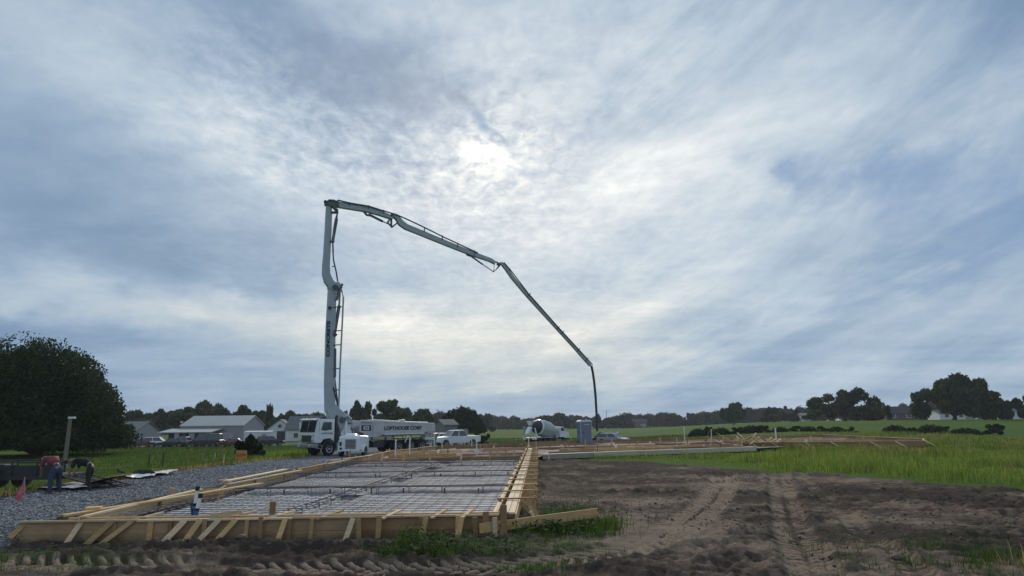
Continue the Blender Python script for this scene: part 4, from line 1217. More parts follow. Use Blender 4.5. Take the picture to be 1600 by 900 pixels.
    rod(k2, 'link_arm', [(517, 322), (525, 331)], .16, M_BOOM_D, -.3)
    b3 = beam([(519, 318.5), (528, 320), (545, 322.8), (575, 328), (592, 333), (613, 340.5)], [.42, .50, .50, .48, .44, .34], .42).build('boom_section', M_BOOM, T, bevel=.015)
    rod(b3, 'delivery_pipe', [(526, 314), (545, 318.5), (575, 323.5), (600, 331.5), (616, 336)], .07, M_BOOM_D, -.28)
    rod(b3, 'cylinder', [(576, 335), (598, 346)], .12, M_BOOM_D)
    rod(b3, 'cylinder_rod', [(598, 346), (607, 350)], .06, M_GREYM)
    rod(b3, 'bracket', [(568, 330), (573, 336), (580, 337)], .11, M_BOOM_D)
    for u, v in ((545, 321), (575, 326), (598, 333)): rod(b3, 'pipe_clamp', [(u, v - 4), (u - .6, v + 1)], .05, M_BOOM_D, -.25)
    kk = rod(T, 'link_frame', [(605, 348), (611.5, 355.5), (621, 348), (613, 336.5), (605, 348)], .09, M_BOOM_D, -.1)
    rod(kk, 'link_arm', [(612, 336), (612, 354)], .10, M_BOOM_D, .1)
    rod(kk, 'pivot_pin', [(613, 335, -.35), (613, 335, .35)], .16, M_BOOM_D)
    b4 = beam([(615, 337.5), (621, 341), (626, 348.5), (634, 354.5), (660, 365), (700, 381.5), (740, 397.5), (766, 406.5), (773, 411)], [.26, .44, .56, .52, .50, .46, .42, .36, .26], .38).build('boom_section', M_BOOM, T, bevel=.012)
    rod(b4, 'delivery_pipe', [(616, 335.5), (622, 338), (640, 346), (662, 356.5), (690, 370.5), (716, 382.5), (745, 396)], .07, M_BOOM_D, -.22)
    for u, v in ((662, 359.5), (690, 372.5), (714, 384), (740, 396)): rod(b4, 'pipe_clamp', [(u, v - 4), (u - .5, v + 3)], .055, M_BOOM_D, -.2)
    rod(b4, 'bracket', [(729, 397), (734, 399.5)], .13, M_BOOM_D)
    rod(b4, 'cylinder', [(734, 399), (754, 413)], .085, M_BOOM_D)
    rod(b4, 'cylinder_rod', [(754, 413), (771, 424.5)], .05, M_GREYM)
    k3 = rod(T, 'link_frame', [(772, 409), (771, 425), (779, 416.5), (783, 413), (773, 409)], .085, M_BOOM_D, -.05)
    rod(k3, 'pivot_pin', [(778, 413, -.3), (784, 412, .3)], .16, M_BOOM_D)
    b5 = beam([(780, 412), (785, 412.5), (792, 421), (800, 433), (825, 463), (860, 501.5), (895, 540), (922, 571)], [.26, .34, .36, .34, .31, .28, .26, .24], .30).build('boom_section', M_BOOM, T, bevel=.01)
    rod(b5, 'delivery_pipe', [(786, 411), (795, 421), (824, 459), (870, 511), (905, 549), (924, 570)], .055, M_BOOM_D, -.2)
    for u, v in ((825, 461), (870, 513), (877, 520), (902, 547), (915, 562)): rod(b5, 'pipe_clamp', [(u + 2.6, v - 2.4), (u - 2.0, v + 2.6)], .05, M_BOOM_D, -.15)
    rod(T, 'end_hose', [(921, 569), (924.3, 572.5), (926.3, 582), (928.6, 598), (930.6, 620), (932, 645), (933, 674)], [.10, .13, .125, .125, .125, .12, .115], M_BOOM_D if False else M_DARK, 0, 10)


build_small_stuff()
build_pump_truck()


def build_compressor():
    e = empty('towed_pump', 'small white towed machine with dark grille and rounded hood, before the pump truck', 'towed machine', (-12.55, 55.6, 0), rz=math.radians(-98))
    MB().prism([(-1.1, .48), (-1.1, 1.55), (.75, 1.62), (.98, 1.48), (1.02, .52)], -.86, .86).build('hood', M_WHITE, e, bevel=.10)
    MB().loft([[(.2, -.7, 1.6), (.95, -.6, 1.5), (.95, .6, 1.5), (.2, .7, 1.6)], [(.1, -.5, 1.78), (.7, -.4, 1.72), (.7, .3, 1.72), (.1, .3, 1.78)]]).build('hood_top', M_WHITE, e, bevel=.04)
    g = MB().box((1.03, .12, .98), (.04, .84, .72)).build('grille', M_GREYM, e)
    for k in range(7): MB().box((1.055, .12, .68 + k * .10), (.02, .78, .03)).build('grille_bar', M_DARK, g)
    MB().box((1.03, -.68, 1.0), (.04, .16, .30)).build('lamp', M_DARK, e)
    MB().box((1.04, -.66, .62), (.05, .2, .2)).build('tail_lamp', M_DARK, e)
    MB().box((1.06, .0, .50), (.12, 1.8, .12)).build('bumper', M_WHITE, e, bevel=.02)
    for s in (-1, 1):
        wheel(e, .15, s * .92, .36, .24, M_GREYM, s)
        a = [(.15 + .44 * math.cos(t), .36 + .46 * math.sin(t)) for t in np.linspace(0, PI, 9)]; b = [(.15 + .50 * math.cos(t), .36 + .53 * math.sin(t)) for t in np.linspace(PI, 0, 9)]
        MB().prism(a + b, s * .80, s * 1.07).build('fender', M_WHITE, e)
    MB().bar((-1.0, 0, .45), (-2.3, 0, .40), .12, .10).build('tow_bar', M_DARK, e)
    MB().tube([(-.4, -.3, 1.6), (-.4, -.3, 2.0), (-.2, -.3, 2.12)], .06, 8).build('exhaust_stack', M_DARK, e)
    MB().box((-.2, .45, 1.74), (.5, .35, .26)).build('control_box', M_DARK, e, bevel=.02)


build_compressor()


def car(kind, label, loc, rz, paint, group=None, cat=None):
    K = dict(sedan=dict(L=4.7, W=1.8, sill=.32, belt=.92, hood=.86, roof=1.42, nose=.66, cab=(-1.55, 1.15), top=(-.95, .35), deck=.95),
             suv=dict(L=4.8, W=1.9, sill=.38, belt=1.05, hood=1.02, roof=1.72, nose=.75, cab=(-2.25, 1.05), top=(-2.0, .35), deck=1.05),
             hatch=dict(L=4.2, W=1.78, sill=.32, belt=.92, hood=.90, roof=1.48, nose=.66, cab=(-1.95, 1.0), top=(-1.5, .2), deck=.93),
             van=dict(L=5.4, W=2.0, sill=.40, belt=1.15, hood=1.12, roof=2.25, nose=.85, cab=(-2.6, 1.7), top=(-2.5, 1.0), deck=1.2),
             pickup=dict(L=5.9, W=2.0, sill=.48, belt=1.20, hood=1.16, roof=1.92, nose=.95, cab=(-1.05, 1.35), top=(-.75, .72), deck=1.22))[kind]
    e = empty('parked_' + ('pickup' if kind == 'pickup' else 'van' if kind == 'van' else 'car'), label, cat or ('pickup truck' if kind == 'pickup' else 'van' if kind == 'van' else 'car'), loc, rz, group)
    L, W = K['L'], K['W']; h = L / 2; wb = L * .31; R = .37 if kind in ('pickup', 'van') else .33
    def arch(cx, z0, r): return [(cx + r * math.cos(t), z0 + r * math.sin(t)) for t in np.linspace(PI, 0, 7)]
    poly = [(-h, K['sill'] + .1), (-h, K['deck'] - .06), (-h + .1, K['deck']), (K['cab'][0], K['belt']), (K['cab'][1], K['belt']), (K['cab'][1] + .15, K['hood']), (h - .25, K['nose'] + .14), (h - .04, K['nose']), (h, K['sill'] + .1), (h - .1, K['sill'])]
    poly += arch(wb + .05, R, R + .07)[::-1] + arch(-wb, R, R + .07)[::-1] + [(-h + .1, K['sill'])]
    b = MB().prism([(x, z) for x, z in poly], -W / 2, W / 2).build('body', paint, e, bevel=.05)
    c0, c1 = K['cab']; t0, t1 = K['top']; zb, zr = K['belt'] - .02, K['roof']; wi, wt = W / 2 - .06, W / 2 - .24
    gl = MB().loft([[(c0, -wi, zb), (c1, -wi, zb), (c1, wi, zb), (c0, wi, zb)], [(t0, -wt, zr - .05), (t1, -wt, zr - .05), (t1, wt, zr - .05), (t0, wt, zr - .05)]])
    gl.build('window_glass', M_GLASS, e)
    MB().loft([[(t0 - .05, -wt - .02, zr - .06), (t1 + .05, -wt - .02, zr - .06), (t1 + .05, wt + .02, zr - .06), (t0 - .05, wt + .02, zr - .06)], [(t0 + .05, -wt + .08, zr), (t1 - .1, -wt + .08, zr), (t1 - .1, wt - .08, zr), (t0 + .05, wt - .08, zr)]]).build('roof', paint, e)
    for s in (-1, 1):
        for (xa, xb) in ((c0, t0), (c1, t1), ((c0 + c1) / 2, (t0 + t1) / 2)):
            MB().bar((xa, s * (wi + .01), zb), (xb, s * (wt + .01), zr - .03), .07, .05).build('pillar', paint, e)
        for x in (wb + .05, -wb): wheel(e, x, s * (W / 2 - .11), R, .22, M_CHROME if kind != 'van' else M_GREYM, s, .62)
        MB().box((h - .05, s * (W / 2 - .28), K['nose'] - .02), (.10, .36, .15)).build('headlight', M_PVC, e)
        MB().box((-h + .0, s * (W / 2 - .12), K['deck'] - .25), (.06, .16, .26)).build('tail_light', mat('red_lens', (.35, .02, .02), .4), e)
        MB().box((K['cab'][1] - .05, s * (W / 2 + .08), K['belt'] + .05), (.10, .18, .14)).build('wing_mirror', paint, e)
    MB().box((h - .01, 0, .50), (.08, W * .9, .20)).build('bumper', M_GREYM if kind == 'pickup' else M_DARK, e, bevel=.02)
    MB().box((-h, 0, .52), (.08, W * .9, .18)).build('bumper', M_CHROME if kind == 'pickup' else M_DARK, e, bevel=.02)
    MB().box((h - .02, 0, K['nose'] - .08), (.06, W * .45, .16)).build('grille', M_DARK, e)
    if kind == 'pickup':
        MB().box((-2.0, 0, 1.215), (1.7, 1.6, .02)).build('bed_opening', M_DARK, e)
    return e


P_WHITE = mat('car_white', (.74, .75, .77), .3, namt=.05, coat=.4)
P_SILVER = mat('car_silver', (.38, .40, .42), .3, metal=.3, namt=.05, coat=.4)
P_BLACK = mat('car_black', (.02, .022, .026), .3, namt=.1, coat=.4)
P_RED = mat('car_maroon', (.13, .025, .025), .35, namt=.1, coat=.4)
P_GREEN = mat('car_grey_green', (.20, .23, .22), .3, namt=.1, metal=.2, coat=.4)


def G3(u, Y, dz=0.0):
    p = at(u, 660, Y); return (p.x, Y, tz(p.x, Y) + dz)


car('pickup', 'white crew cab pickup, front one of the two beyond the left form, facing left', G3(713, 88), math.radians(212), P_WHITE)
car('pickup', 'white work pickup parked behind the front pickup, partly hidden, nearer the pump truck', G3(690, 101), math.radians(222), P_WHITE)
car('suv', 'dark car seen over the far form just right of the portable toilet', G3(942, 97), math.radians(160), P_BLACK)
car('hatch', 'pale silver car with sloping windscreen, right of the dark car beyond the far form', G3(958, 92.5), math.radians(-40), P_SILVER)
for u, Y, k, pt, rz_, lab in ((196, 127, 'suv', P_SILVER, 95, 'silver car at the left end of the row by the workshop'), (209, 124, 'sedan', P_WHITE, 100, 'white low car second from the left in the workshop row'),
                              (227, 122, 'sedan', P_RED, 15, 'maroon car left of the white car in front of the workshop bays'), (250, 123, 'suv', P_WHITE, 10, 'white car with dark windows in front of the left workshop bay'),
                              (271, 122, 'sedan', P_BLACK, 190, 'low black car right of the white car by the workshop'), (291, 124, 'suv', P_GREEN, 100, 'grey green car in front of the middle workshop bays'),
                              (323, 121, 'van', P_BLACK, 185, 'big black van in front of the right workshop bay'), (346, 124, 'sedan', P_BLACK, 10, 'black car between the big black van and the maroon car'),
                              (366, 121, 'sedan', P_RED, 188, 'maroon car at the right end of the row, left of the round bush'),
                              (424, 128, 'suv', P_BLACK, 30, 'dark car on the street left of the small white gabled house')):
    car(k, lab, G3(u, Y), math.radians(rz_), pt)


def build_mixer():
    x, y, z = G3(852, 95); e = empty('concrete_mixer_truck', 'white concrete mixer truck with a big tilted drum, its chutes facing the site', 'mixer truck', (x, y, z + .05), math.radians(52), scale=.90)
    MB().box((0, 0, .95), (8.6, .9, .28)).build('chassis_frame', M_DARK, e)
    prof = [(-3.75, .50), (-3.4, .62), (-2.2, 1.05), (-.9, 1.24), (.5, 1.22), (1.5, .98), (2.15, .62)]
    tilt = math.radians(11)
    def ax(t, r, a):
        p = Vector((t, r * math.cos(a), r * math.sin(a))); p = Matrix.Rotation(tilt, 3, 'Y') @ p; return p + Vector((.1, 0, 2.25))
    n = 28
    dm = MB().loft([[ax(t, r, 2 * PI * k / n) for k in range(n)] for t, r in prof[2:]])
    dr = dm.build('drum', mat('drum_paint', (.38, .41, .43), .45, nscale=2, namt=.2), e, smooth=True)
    MB().loft([[ax(t, r, 2 * PI * k / n) for k in range(n)] for t, r in prof[:3]]).build('drum_mouth', M_DARK, dr)
    MB().loft([[ax(-2.25, 1.07, 2 * PI * k / n) for k in range(n)], [ax(-2.0, 1.16, 2 * PI * k / n) for k in range(n)]]).build('drum_band', M_WHITE, dr)
    for s in (-1, 1):
        MB().bar((-2.9, s * .6, 1.0), (-3.3, s * .45, 2.6), .12, .18).build('drum_support', M_WHITE, e)
        MB().box((2.2, s * .5, 1.5), (.3, .2, 1.1)).build('front_support', M_WHITE, e)
        for xx in (-2.9, -1.6, -.4): wheel(e, xx, s * .95, .52, .5, M_CHROME, s)
        wheel(e, 3.4, s * 1.0, .52, .32, M_CHROME, s)
        MB().box((-1.6, s * .98, 1.15), (3.9, .55, .05)).build('mud_guard', M_WHITE, e)
        MB().box((2.95, s * 1.0, 1.16), (1.8, .30, .10)).build('front_fender', M_WHITE, e, bevel=.03)
    MB().loft([[(-4.0, -.5, 3.55), (-3.2, -.5, 3.5), (-3.2, .5, 3.5), (-4.0, .5, 3.55)], [(-3.9, -.25, 2.9), (-3.5, -.25, 2.8), (-3.5, .25, 2.8), (-3.9, .25, 2.9)]]).build('charge_hopper', M_WHITE, e)
    ch = MB(); ch.bar((-3.9, 0, 2.7), (-4.6, .1, 1.7), .6, .10); ch.bar((-3.8, .3, 2.65), (-4.5, .4, 1.75), .05, .3); ch.bar((-3.8, -.3, 2.65), (-4.5, -.2, 1.75), .05, .3); ch.build('chute', M_WHITE, e)
    MB().bar((-4.5, .05, 1.75), (-4.9, .6, 1.1), .5, .12).build('chute_extension', M_WHITE, e)
    MB().bar((-3.9, .95, 1.0), (-4.0, .9, 2.7), .3, .05).build('ladder', M_GREYM, e)
    MB().box((-3.9, 0, 1.0), (.3, 2.3, .25)).build('rear_bumper', M_WHITE, e)
    MB().tube([(2.35, -.6, 1.75), (2.35, .6, 1.75)], .30, 14).build('water_tank', M_CHROME, e)
    c = MB().prism([(2.6, 1.1), (2.6, 2.65), (3.5, 2.65), (3.75, 1.95), (4.9, 1.75), (5.05, 1.1)], -.95, .95).build('cab', M_WHITE, e, bevel=.05)
    MB().prism([(3.52, 2.58), (3.74, 2.0), (3.77, 2.02), (3.56, 2.6)], -.85, .85).build('windshield', M_GLASS, c)
    for s in (-1, 1):
        MB().prism([(2.75, 2.02), (2.75, 2.5), (3.4, 2.5), (3.6, 2.02)], s * .955, s * .97).build('side_window', M_GLASS, c)
        MB().box((5.0, s * .7, 1.4), (.1, .25, .2)).build('headlight', M_PVC, c)
        MB().box((3.75, s * 1.15, 2.2), (.06, .16, .4)).build('mirror', M_WHITE, c)
    MB().box((5.06, 0, 1.42), (.04, .9, .5)).build('grille', M_CHROME, c)
    MB().box((5.15, 0, .85), (.2, 2.1, .28)).build('bumper', M_CHROME, e)
    MB().tube([(2.5, .85, 1.2), (2.5, .85, 3.1)], .08, 10).build('exhaust_stack', M_CHROME, e)


build_mixer()


def build_toilet():
    Y = 77; p = at(912.5, 660, Y)
    e = empty('portable_toilet', 'blue grey portable toilet cabin with a pale roof beyond the far form', 'portable toilet', (p.x, Y, .05), .25, scale=1.12)
    bl = mat('toilet_plastic', (.155, .19, .255), .5, namt=.1); pale = mat('toilet_roof', (.42, .48, .52), .4, namt=.1)
    b = MB().box((0, 0, 1.15), (1.12, 1.14, 2.06)).build('cabin', bl, e, bevel=.04)
    for s in (-1, 1):
        for k in range(5): MB().box((s * .565, -.4 + k * .2, 1.15), (.02, .05, 1.8)).build('rib', bl, b)
    d = MB().box((.05, -.575, 1.15), (.80, .03, 1.82)).build('door', bl, e, bevel=.01)
    MB().box((-.28, -.60, 1.15), (.05, .03, .16)).build('handle', M_DARK, d)
    MB().box((.05, -.595, 1.95), (.6, .02, .10)).build('door_vent', pale, d)
    for s in (-1, 1): MB().box((s * .55, -.56, 1.15), (.05, .06, 2.06)).build('corner_post', pale, e)
    MB().loft([[(-.62, -.63, 2.17), (.62, -.63, 2.17), (.62, .63, 2.17), (-.62, .63, 2.17)], [(-.60, -.60, 2.25), (.60, -.60, 2.25), (.60, .60, 2.25), (-.60, .60, 2.25)],
               [(-.45, -.5, 2.38), (.45, -.5, 2.38), (.45, .5, 2.38), (-.45, .5, 2.38)]]).build('roof', pale, e)
    MB().tube([(.4, .45, 2.2), (.4, .45, 2.55)], .05, 8).build('vent_pipe', pale, e)
    MB().box((0, 0, .06), (1.2, 1.2, .14)).build('skid_base', M_DARK, e)


build_toilet()


# ------------------------------------------------------------------ trailer, workers, sheets
def build_trailer():
    e = empty('utility_trailer', 'low black utility trailer with its ramp let down, behind the bending worker', 'trailer', (-17.2, 25.4, .27), math.radians(4))
    MB().box((-.6, 0, .50), (4.2, 1.7, .08)).build('deck', mat('trailer_deck', (.05, .042, .035), .85, nscale=6, namt=.4), e)
    fr = MB()
    for s in (-1, 1):
        fr.box((-.6, s * .86, .46), (4.3, .06, .12)); fr.box((-.6, s * .86, .98), (4.3, .05, .05))
        for k in range(6): fr.box((-2.65 + k * .83, s * .86, .72), (.05, .05, .5))
    fr.box((1.52, 0, .46), (.06, 1.7, .12)); fr.build('rail_frame', M_DARK, e)
    side = MB(); side.box((-.6, -.84, .70), (4.1, .015, .36)); side.build('side_panel', M_DARK, e)
    for s in (-1, 1):
        for x in (-.9, -1.7): wheel(e, x, s * 1.02, .33, .2, M_GREYM, s)
        MB().box((-1.3, s * 1.02, .72), (1.7, .26, .04)).build('fender', M_DARK, e)
    r = MB()
    for k in range(9): r.bar((1.55 + k * .19, -.8, .48 - k * .052), (1.55 + k * .19, .8, .48 - k * .052), .05, .03)
    for s in (-1, 0, 1): r.bar((1.5, s * .8, .49), (3.2, s * .8, .03), .05, .05)
    r.bar((2.4, -.8, .26), (2.4, .8, .26), 1.5, .015, (-.26, 0, 1))
    r.build('ramp', M_DARK, e)
    MB().box((-1.4, .2, .72), (1.1, .7, .36)).build('tool_chest', M_DARK, e, bevel=.03)


build_trailer()

SKIN = mat('skin', (.30, .17, .115), .6)


def skin_mesh(name, joints, edges, m, parent, root=None, sub=1):
    names = list(joints); idx = {n: i for i, n in enumerate(names)}
    me = bpy.data.meshes.new(name)
    me.from_pydata([joints[n][0] for n in names], [(idx[a], idx[b]) for a, b in edges], [])
    o = link(name, me, m, parent)
    sk = o.modifiers.new('skin', 'SKIN'); sk.use_smooth_shade = True
    for n in names:
        r = joints[n][1]; r = r if isinstance(r, tuple) else (r, r)
        me.skin_vertices[0].data[idx[n]].radius = r
    me.skin_vertices[0].data[idx[root or names[0]]].use_root = True
    sd = o.modifiers.new('sub', 'SUBSURF'); sd.levels = sub; sd.render_levels = sub
    return o


def worker(label, loc, rz, shirt, trousers, cap, lean=.62, reach=.45):
    e = empty('person', label, 'person', loc, rz)
    hip = Vector((0, 0, .93)); ch = Vector((.34, 0, .93 + .46 * (1 - lean) + .10)); sh = Vector((.50, 0, ch.z + .03))
    nk = Vector((.60, 0, sh.z + .02)); hd = Vector((.74, 0, sh.z - .02)); ht = Vector((.84, 0, sh.z - .05))
    J = {'pelvis': (hip, (.125, .115)), 'waist': (hip.lerp(ch, .5), (.145, .13)), 'chest': (ch, (.17, .13)), 'shoulders': (sh, (.12, .10)), 'neck': (nk, .06), 'head': (hd, (.085, .10)), 'crown': (ht, (.07, .08))}
    Ed = [('pelvis', 'waist'), ('waist', 'chest'), ('chest', 'shoulders'), ('shoulders', 'neck'), ('neck', 'head'), ('head', 'crown')]
    J['nose'] = (hd + Vector((.02, 0, -.11)), .018); Ed.append(('head', 'nose'))
    for s, t in ((1, 'l'), (-1, 'r')):
        J['hipj' + t] = (Vector((-.01, s * .11, .76)), .092); J['knee' + t] = (Vector((.05 - s * .05, s * .15, .46)), .068)
        J['ank' + t] = (Vector((-.03 - s * .09, s * .19, .10)), .045); J['toe' + t] = (Vector((.15 - s * .09, s * .21, .04)), .04)
        Ed += [('pelvis', 'hipj' + t), ('hipj' + t, 'knee' + t), ('knee' + t, 'ank' + t), ('ank' + t, 'toe' + t)]
        J['sj' + t] = (sh + Vector((-.02, s * .18, -.01)), .062); J['elb' + t] = (sh + Vector((.02, s * .25, -.28)), .045)
        wr = sh + Vector((.16, s * .16, -.48)); J['wr' + t] = (wr, .030); pm = wr + Vector((.03, -s * .01, -.07)); J['palm' + t] = (pm, (.022, .036))
        Ed += [('shoulders', 'sj' + t), ('sj' + t, 'elb' + t), ('elb' + t, 'wr' + t), ('wr' + t, 'palm' + t)]
        for k in range(4):
            J['f%d%s' % (k, t)] = (pm + Vector((.028 - k * .006, (k - 1.5) * .02, -.075 - (.012 if k in (1, 2) else 0))), .009); Ed.append(('palm' + t, 'f%d%s' % (k, t)))
        J['thumb' + t] = (wr + Vector((.06, -s * .03, -.07)), .010); Ed.append(('wr' + t, 'thumb' + t))
    JB = dict(J); JB.update({'pelvis': (hip, (.09, .085)), 'waist': (J['waist'][0], (.09, .08)), 'chest': (ch, (.12, .10))})
    skin_mesh('body', JB, Ed, SKIN, e)
    belt = hip.lerp(J['waist'][0], .45); J['belt'] = (belt, (.130, .12)); Ed = [x for x in Ed if x != ('pelvis', 'waist')] + [('pelvis', 'belt'), ('belt', 'waist')]
    def sub(names, grow, nm, m):
        JJ = {n: (J[n][0], tuple(q + grow for q in (J[n][1] if isinstance(J[n][1], tuple) else (J[n][1],) * 2))) for n in names}
        skin_mesh(nm, JJ, [x for x in Ed if x[0] in JJ and x[1] in JJ], m, e)
    sub(['belt', 'waist', 'chest', 'shoulders', 'sjl', 'elbl', 'sjr', 'elbr'], .03, 'shirt', shirt)
    sub(['pelvis', 'belt', 'hipjl', 'kneel', 'ankl', 'hipjr', 'kneer', 'ankr'], .020, 'trousers', trousers)
    for t in 'lr':
        a, b = J['ank' + t][0], J['toe' + t][0]
        MB().loft([[(a.x - .06, a.y - .045, 0), (b.x + .06, a.y - .05, 0), (b.x + .06, a.y + .05, 0), (a.x - .06, a.y + .045, 0)],
                   [(a.x - .05, a.y - .045, .07), (b.x + .04, a.y - .045, .06), (b.x + .04, a.y + .045, .06), (a.x - .05, a.y + .045, .07)],
                   [(a.x - .05, a.y - .045, .17), (a.x + .05, a.y - .045, .17), (a.x + .05, a.y + .045, .17), (a.x - .05, a.y + .045, .17)]]).build('boot', M_DARK, e, bevel=.01)
    c = MB().loft([[hd + Vector((.09 + .02, .115 * math.cos(t) , .10 * math.sin(t) + .0)) + Vector((-.03, 0, 0)) for t in np.linspace(0, 2 * PI, 12, endpoint=False)],
                   [hd + Vector((.165, .085 * math.cos(t), .075 * math.sin(t))) for t in np.linspace(0, 2 * PI, 12, endpoint=False)]])
    c.bar(hd + Vector((.10, 0, -.10)), hd + Vector((.08, 0, -.20)), .14, .015, (1, 0, 0))
    c.build('cap', cap, e)
    return e


JEAN = mat('blue_jeans', (.030, .048, .085), .85, namt=.25); RED = mat('dull_red_shirt', (.20, .05, .055), .85, namt=.25)
BLK = mat('black_clothing', (.018, .018, .02), .9); CAPW = mat('pale_cap', (.5, .49, .45), .8)
worker('worker in a dull red shirt and blue jeans bending over beside the trailer', (-15.15, 23.6, .28), PI - .55, RED, JEAN, CAPW, .80).scale = (.98,) * 3
worker('worker in black clothes bending behind the one in the red shirt', (-14.62, 24.6, .28), PI + .1, BLK, BLK, P_BLACK, .95).scale = (.95,) * 3


def sheet(label, pts, z0, seed, m, name='plastic_sheet'):
    """a crumpled sheet over a four-cornered patch of ground"""
    nU, nV = 46, 22; P = [np.array(p, float) for p in pts]
    u, v = np.meshgrid(np.linspace(0, 1, nU), np.linspace(0, 1, nV)); u, v = u.ravel()[:, None], v.ravel()[:, None]
    xy = (P[0] * (1 - u) + P[1] * u) * (1 - v) + (P[3] * (1 - u) + P[2] * u) * v
    xy = xy + np.stack([fbm(u[:, 0] * 5, v[:, 0] * 4, seed) - .5, fbm(u[:, 0] * 5, v[:, 0] * 4, seed + 9) - .5], 1) * .5
    gz = base_z(xy[:, 0], xy[:, 1])
    z = gz + z0 + (1 - np.abs(fbm(xy[:, 0] * 1.6, xy[:, 1] * 1.6, seed + 3, 4, .6) * 2 - 1)) * .16
    i, j = np.meshgrid(np.arange(nV - 1), np.arange(nU - 1), indexing='ij'); a = (i * nU + j).ravel()
    me = np_mesh(name, np.column_stack([xy, z]), np.stack([a, a + 1, a + nU + 1, a + nU], 1), smooth=False)
    return tag(link(name, me, m), label, 'sheeting')


M_SHEET = mat('white_poly', (.70, .71, .69), .45, nscale=2, namt=.2)
sheet('long crumpled white plastic sheet on the grass beyond the trailer ramp', [(-17.1, 28.4), (-15.0, 29.6), (-15.6, 33.2), (-17.6, 31.8)], .02, 71, M_SHEET)
sheet('crumpled pale sheet under the black trailer at the left edge', [(-21.0, 24.4), (-14.6, 24.3), (-14.6, 26.4), (-21.0, 26.6)], .0, 75, M_SHEET)
e = empty('hose_bundle', 'black hose bundle lying on the long white sheet', 'hose', (-15.9, 30.6, tz(-15.9, 30.6) + .14))
for k in range(5):
    MB().tube([(.5 * math.cos(t) * (1 - k * .1), .2 * math.sin(t) * (1 - k * .1), .03 + k * .03) for t in np.linspace(0, 2 * PI, 16)], .035, 6).build('hose_coil', M_BLACK, e)
MB().tube([(-.75, 0, .05), (-1.0, -.1, .12), (-1.05, -.1, .22)], .05, 6).build('hose_end', M_BLACK, e)


# ------------------------------------------------------------------ buildings
def house(name, label, cat, loc, rz, w, d, eave, ridge, wall, roofm, openings=(), over=.3, parts=None, group=None):
    """gable house, ridge along local x, front face at local -y; openings on the front: (x, z, w, h, kind)"""
    e = empty(name, label, cat, loc, rz, group)
    wm = MB(); hw, hd = w / 2, d / 2
    wm.prism([(-hd, -1.5), (-hd, eave), (0, ridge - .05), (hd, eave), (hd, -1.5)], -hw, hw, 'x'); wm.build('wall', wall, e)
    sl = (ridge - eave) / hd
    for s in (-1, 1):
        rb = MB(); y0, z0 = s * (hd + over), eave - over * sl
        rb.add([(-hw - over, y0, z0), (hw + over, y0, z0), (hw + over, 0, ridge + .02), (-hw - over, 0, ridge + .02),
                (-hw - over, y0, z0 + .14), (hw + over, y0, z0 + .14), (hw + over, 0, ridge + .17), (-hw - over, 0, ridge + .17)],
               [(0, 1, 2, 3), (7, 6, 5, 4), (0, 4, 5, 1), (1, 5, 6, 2), (2, 6, 7, 3), (3, 7, 4, 0)]); rb.build('roof', roofm, e)
    for (x, z, ww, hh, kind) in openings:
        f = MB().box((x, -hd - .03, z), (ww, .08, hh)).build({'w': 'window', 'g': 'garage_door', 'b': 'open_bay', 'd': 'door'}[kind], {'w': M_PVC, 'g': M_DARK, 'b': M_DARK, 'd': M_GREYM}[kind], e)
        if kind == 'w': MB().box((x, -hd - .08, z), (ww * .8, .04, hh * .82)).build('pane', M_GLASS, f)
        if kind == 'g': MB().box((x, -hd - .08, z + hh * .35), (ww * .9, .03, .1)).build('door_rail', M_GREYM, f)
    return e


W_METAL = mat('pale_metal_siding', (.29, .285, .31), .6, nscale=.6, namt=.12); R_METAL = mat('pale_metal_roof', (.34, .36, .34), .55, nscale=.5, namt=.15)
W_WHITE = mat('white_siding', (.62, .63, .64), .7, nscale=1, namt=.1); R_GREY = mat('grey_shingles', (.12, .13, .135), .9, nscale=3, namt=.2)
R_TAN = mat('tan_grey_shingles', (.17, .175, .165), .9, nscale=2, namt=.2); W_BRICK = mat('brown_brick', (.16, .10, .085), .9, nscale=3, namt=.25); R_DARK = mat('dark_shingles', (.035, .038, .045), .9, nscale=2, namt=.2)
gz = -1.2
sh = house('workshop', 'large pale metal workshop with a low lean-to of dark open bays, left background', 'workshop', (-57.9, 141, gz), .02, 11.9, 12, 3.75, 5.6, W_METAL, R_METAL, [(4.2, 1.4, 1.2, 2.4, 'd')], .2)
for k in range(24): MB().box((-5.7 + k * .5, -6.05, 2.95), (.06, .04, 1.4)).build('siding_rib', W_METAL, sh)
lt = MB(); lt.add([(-7.6, -11.6, 2.55), (2.2, -11.6, 2.55), (2.2, -6.1, 3.15), (-7.6, -6.1, 3.15), (-7.6, -11.6, 2.7), (2.2, -11.6, 2.7), (2.2, -6.1, 3.3), (-7.6, -6.1, 3.3)],
                  [(0, 1, 2, 3), (7, 6, 5, 4), (0, 4, 5, 1), (1, 5, 6, 2), (2, 6, 7, 3), (3, 7, 4, 0)]); lt.build('lean_to_roof', R_METAL, sh)
for a, b in ((-7.6, -6.9), (-4.55, -3.7), (-1.9, -.9), (1.2, 2.2)): MB().box(((a + b) / 2, -11.3, 1.25), (b - a, .25, 2.6)).build('pier', W_METAL, sh)
for a, b in ((-6.9, -4.55), (-3.7, -1.9), (-.9, 1.2)): MB().box(((a + b) / 2, -8.6, 1.2), (b - a, .1, 2.6)).build('open_bay', M_DARK, sh)
MB().box((4.1, -11.4, 1.2), (3.4, 1.6, 2.5)).build('annex', W_METAL, sh)
house('house', 'low house with a grey hip-like roof left of the workshop', 'house', (-80.5, 146, gz), 0, 9.6, 9, 2.9, 4.7, W_METAL, R_TAN, [(-1, 1.4, 1.3, 1.2, 'w'), (2.5, 1.4, 1.2, 1.2, 'w'), (.8, 1.0, 1, 2, 'd')])
